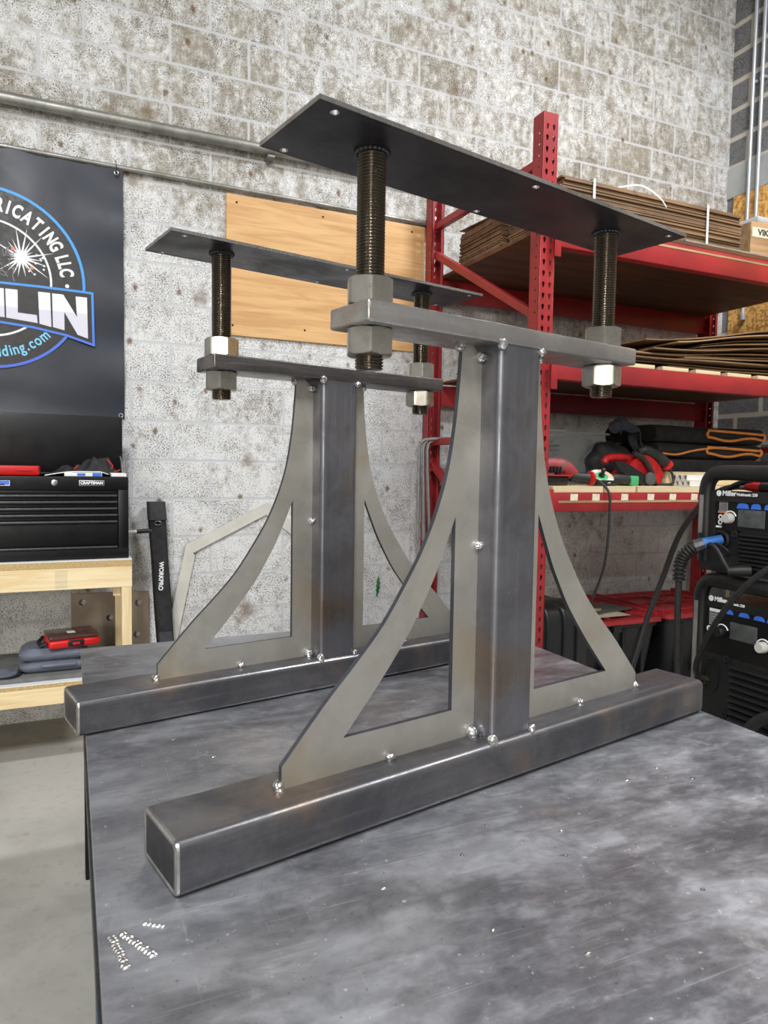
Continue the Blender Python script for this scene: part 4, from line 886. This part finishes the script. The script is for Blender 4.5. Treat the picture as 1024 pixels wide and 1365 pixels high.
# lower welder
t,hz=welder('lower black welding machine with oval opening and wide grille, under the upper one',WXP,1.680,1.235,.45,.944,'stacked welding machines')
text_on(t,'Miller',.020,1.610,.868,WXP-.0025,bold=.0008); obj('logo_disc',MB().plate(circ(-1.623,.868,.0095),[],.0006,YZ(WXP-.0022)),'print_white',t,smooth=0)
text_on(t,'Multimatic 220',.011,1.565,.863,WXP-.0025)
obj('lower_panel',MB().box((WXP-.0005,1.262,.690),(WXP+.004,1.645,.842),.001),'black_paint',t,smooth=0)
XP=WXP-.0006
obj('panel_label',MB().box((XP-.0006,1.586,.826),(XP,1.628,.836)),'print_white',t,smooth=0); panel_label(t,XP,1.628,.824,('print_grey',),.042,.03)
for z in (.768,.748): obj('icon',MB().plate(circ(-1.627,z,.010,12),[circ(-1.627,z,.004,8)],.0006,YZ(XP-.0004)),'print_white',t,smooth=0)
knob(t,XP,1.578,.767,.0175,False); knob(t,XP,1.430,.752,.0175)
for y,w in ((1.578,.040),(1.520,.040),(1.468,.040),(1.424,.04)):
    obj('mode_icon',MB().plate([(-y,.828),(-y+w,.828),(-y+w*.9,.838),(-y+w*.7,.842),(-y+w*.3,.842),(-y+w*.1,.838)],[],.0006,YZ(XP-.0004)),'icon_blue',t,smooth=0)
obj('screen',MB().box((XP-.002,1.452,.752),(XP,1.548,.806),.001),'screen_grey',t)
slats(t,WXP-.001,1.540,1.29,.50,.668,9)
el=[(-1.612+.030*cos(2*PI*i/24),.617+.058*sin(2*PI*i/24)) for i in range(24)]; el2=[(-1.612+.026*cos(2*PI*i/24),.617+.053*sin(2*PI*i/24)) for i in range(24)]
obj('opening',MB().plate(el2,[],.002,YZ(WXP-.001)),'dark_hole',t,smooth=0); obj('opening_rim',MB().plate(el,[el2],.005,YZ(WXP-.002)),'black_plastic',t)
for z in (.682,.503): obj('screw_hole',MB().lathe([(.012,0),(.012,.003),(.007,.004),(.006,.001)],(WXP-.001,1.556,z),14,Rot(-PI/2,'Y')),'black_plastic',t)
obj('brass_fitting',MB().tube([(WXP-.004,1.622,.62),(WXP-.012,1.622,.585)],.006,8),'thread_steel',t)
t=thing('ground_lead','dark grey lead crossing in front of the lower welder from its opening','cable',(1.8,1.5,.7))
obj('lead',MB().tube(smoothpath([(WXP-.006,1.62,.60),(WXP-.045,1.628,.62),(WXP-.09,1.59,.68),(WXP-.12,1.52,.79),(WXP-.13,1.44,.90),(WXP-.12,1.36,.99),(WXP-.08,1.28,1.05),(WXP-.0,1.22,1.05)],7),.009,10),'black_rubber',t)
t=thing('gun_hose','thick ribbed black hose at the lower right in front of the lower welder','hose',(1.8,1.38,.45))
m=MB(); sp=smoothpath([(1.80,1.41,.02),(1.80,1.42,.22),(1.83,1.405,.40),(1.82,1.41,.49),(1.825,1.385,.545),(1.84,1.33,.58),(1.88,1.27,.56)],8); m.tube(sp,.019,12)
for i in range(14,27): m.lathe([(.019,-.004),(.0225,0),(.019,.004)],sp[i],12,((sp[i+1]-sp[i-1]).normalized()).to_track_quat('Z','Y').to_matrix().to_4x4())
obj('hose',m,'black_rubber',t)
t=thing('power_cable','black power cable curving from the floor up behind the upper welder','cable',(2.4,2.3,.4))
obj('cable',MB().tube(smoothpath([(2.24,2.44,.02),(2.28,2.42,.20),(2.325,2.40,.385),(2.40,2.39,.62),(2.45,2.36,.80),(2.47,2.30,.99),(2.49,2.22,1.12),(2.50,2.14,1.19),(2.49,2.02,1.22),(2.46,1.84,1.20),(2.44,1.70,1.15)],6),.0125,10),'black_rubber',t)
t=thing('welder_cart','black steel cart under the stacked welding machines','cart',(2.17,1.46,0))
obj('deck',MB().box((1.90,1.20,.425),(2.46,1.71,.449),.004),'black_paint',t)
for x in (1.92,2.41):
    for y in (1.22,1.66): obj('leg',MB().box((x,y,.09),(x+.03,y+.03,.425),.003),'black_paint',t); obj('caster',MB().lathe([(.03,-.012),(.045,-.010),(.045,.010),(.03,.012)],(x+.015,y+.015,.0455),16,Rot(PI/2,'Y')),'black_rubber',t)
obj('lower_deck',MB().box((1.92,1.22,.15),(2.44,1.69,.165),.003),'black_paint',t)
# ------------------------------------------------------------------ light
def lamp(x,y,power,sx=1.25,sy=.32,z=5.05,col=(.98,.99,1.)):
    l=bpy.data.lights.new('ceiling_lamp','AREA'); l.shape='RECTANGLE'; l.size=sx; l.size_y=sy; l.energy=power; l.color=col
    o=bpy.data.objects.new('ceiling_lamp',l); COL.objects.link(o); o.location=(x,y,z)
for x,y,p in ((-3.6,-6.2,120),(2.4,-6.2,110),(-3.9,-1.2,110),(3.0,1.2,210)): lamp(x,y,p)
lamp(-.85,-1.7,350,.35,1.3)
wl=bpy.data.lights.new('bay_window_light','AREA'); wl.shape='RECTANGLE'; wl.size=1.7; wl.size_y=1.9; wl.energy=430; wl.color=(1,.95,.84)
wo=bpy.data.objects.new('bay_window_light',wl); COL.objects.link(wo); wo.location=(-4.3,-8.9,2.9); wo.rotation_euler=(R(90),0,0)
w=bpy.data.worlds.new('room_air'); SC.world=w; w.use_nodes=True; w.node_tree.nodes['Background'].inputs[0].default_value=(.8,.85,.9,1); w.node_tree.nodes['Background'].inputs[1].default_value=.05
# ------------------------------------------------------------------ camera
a=1.149; pit=.06129; rol=.01534
fw=Vector((cos(a),sin(a),0)); rt=Vector((sin(a),-cos(a),0)); up=Vector((0,0,1))
F=fw*cos(pit)-up*sin(pit); U=up*cos(pit)+fw*sin(pit)
Rr=rt*cos(rol)+U*sin(rol); Uu=U*cos(rol)-rt*sin(rol)
cd=bpy.data.cameras.new('camera'); cam=bpy.data.objects.new('camera',cd); COL.objects.link(cam)
cam.matrix_world=Matrix(((Rr.x,Uu.x,-F.x,0),(Rr.y,Uu.y,-F.y,0),(Rr.z,Uu.z,-F.z,1.27),(0,0,0,1)))
cd.sensor_fit='HORIZONTAL'; cd.sensor_width=36; cd.lens=935.275/1024*36; cd.clip_start=.02
cd.dof.use_dof=True; cd.dof.focus_distance=1.95; cd.dof.aperture_fstop=11.
SC.camera=cam
SC.view_settings.view_transform='Standard'; SC.view_settings.look='None'; SC.view_settings.gamma=1; SC.view_settings.use_curve_mapping=False
SC.view_settings.exposure=-.08
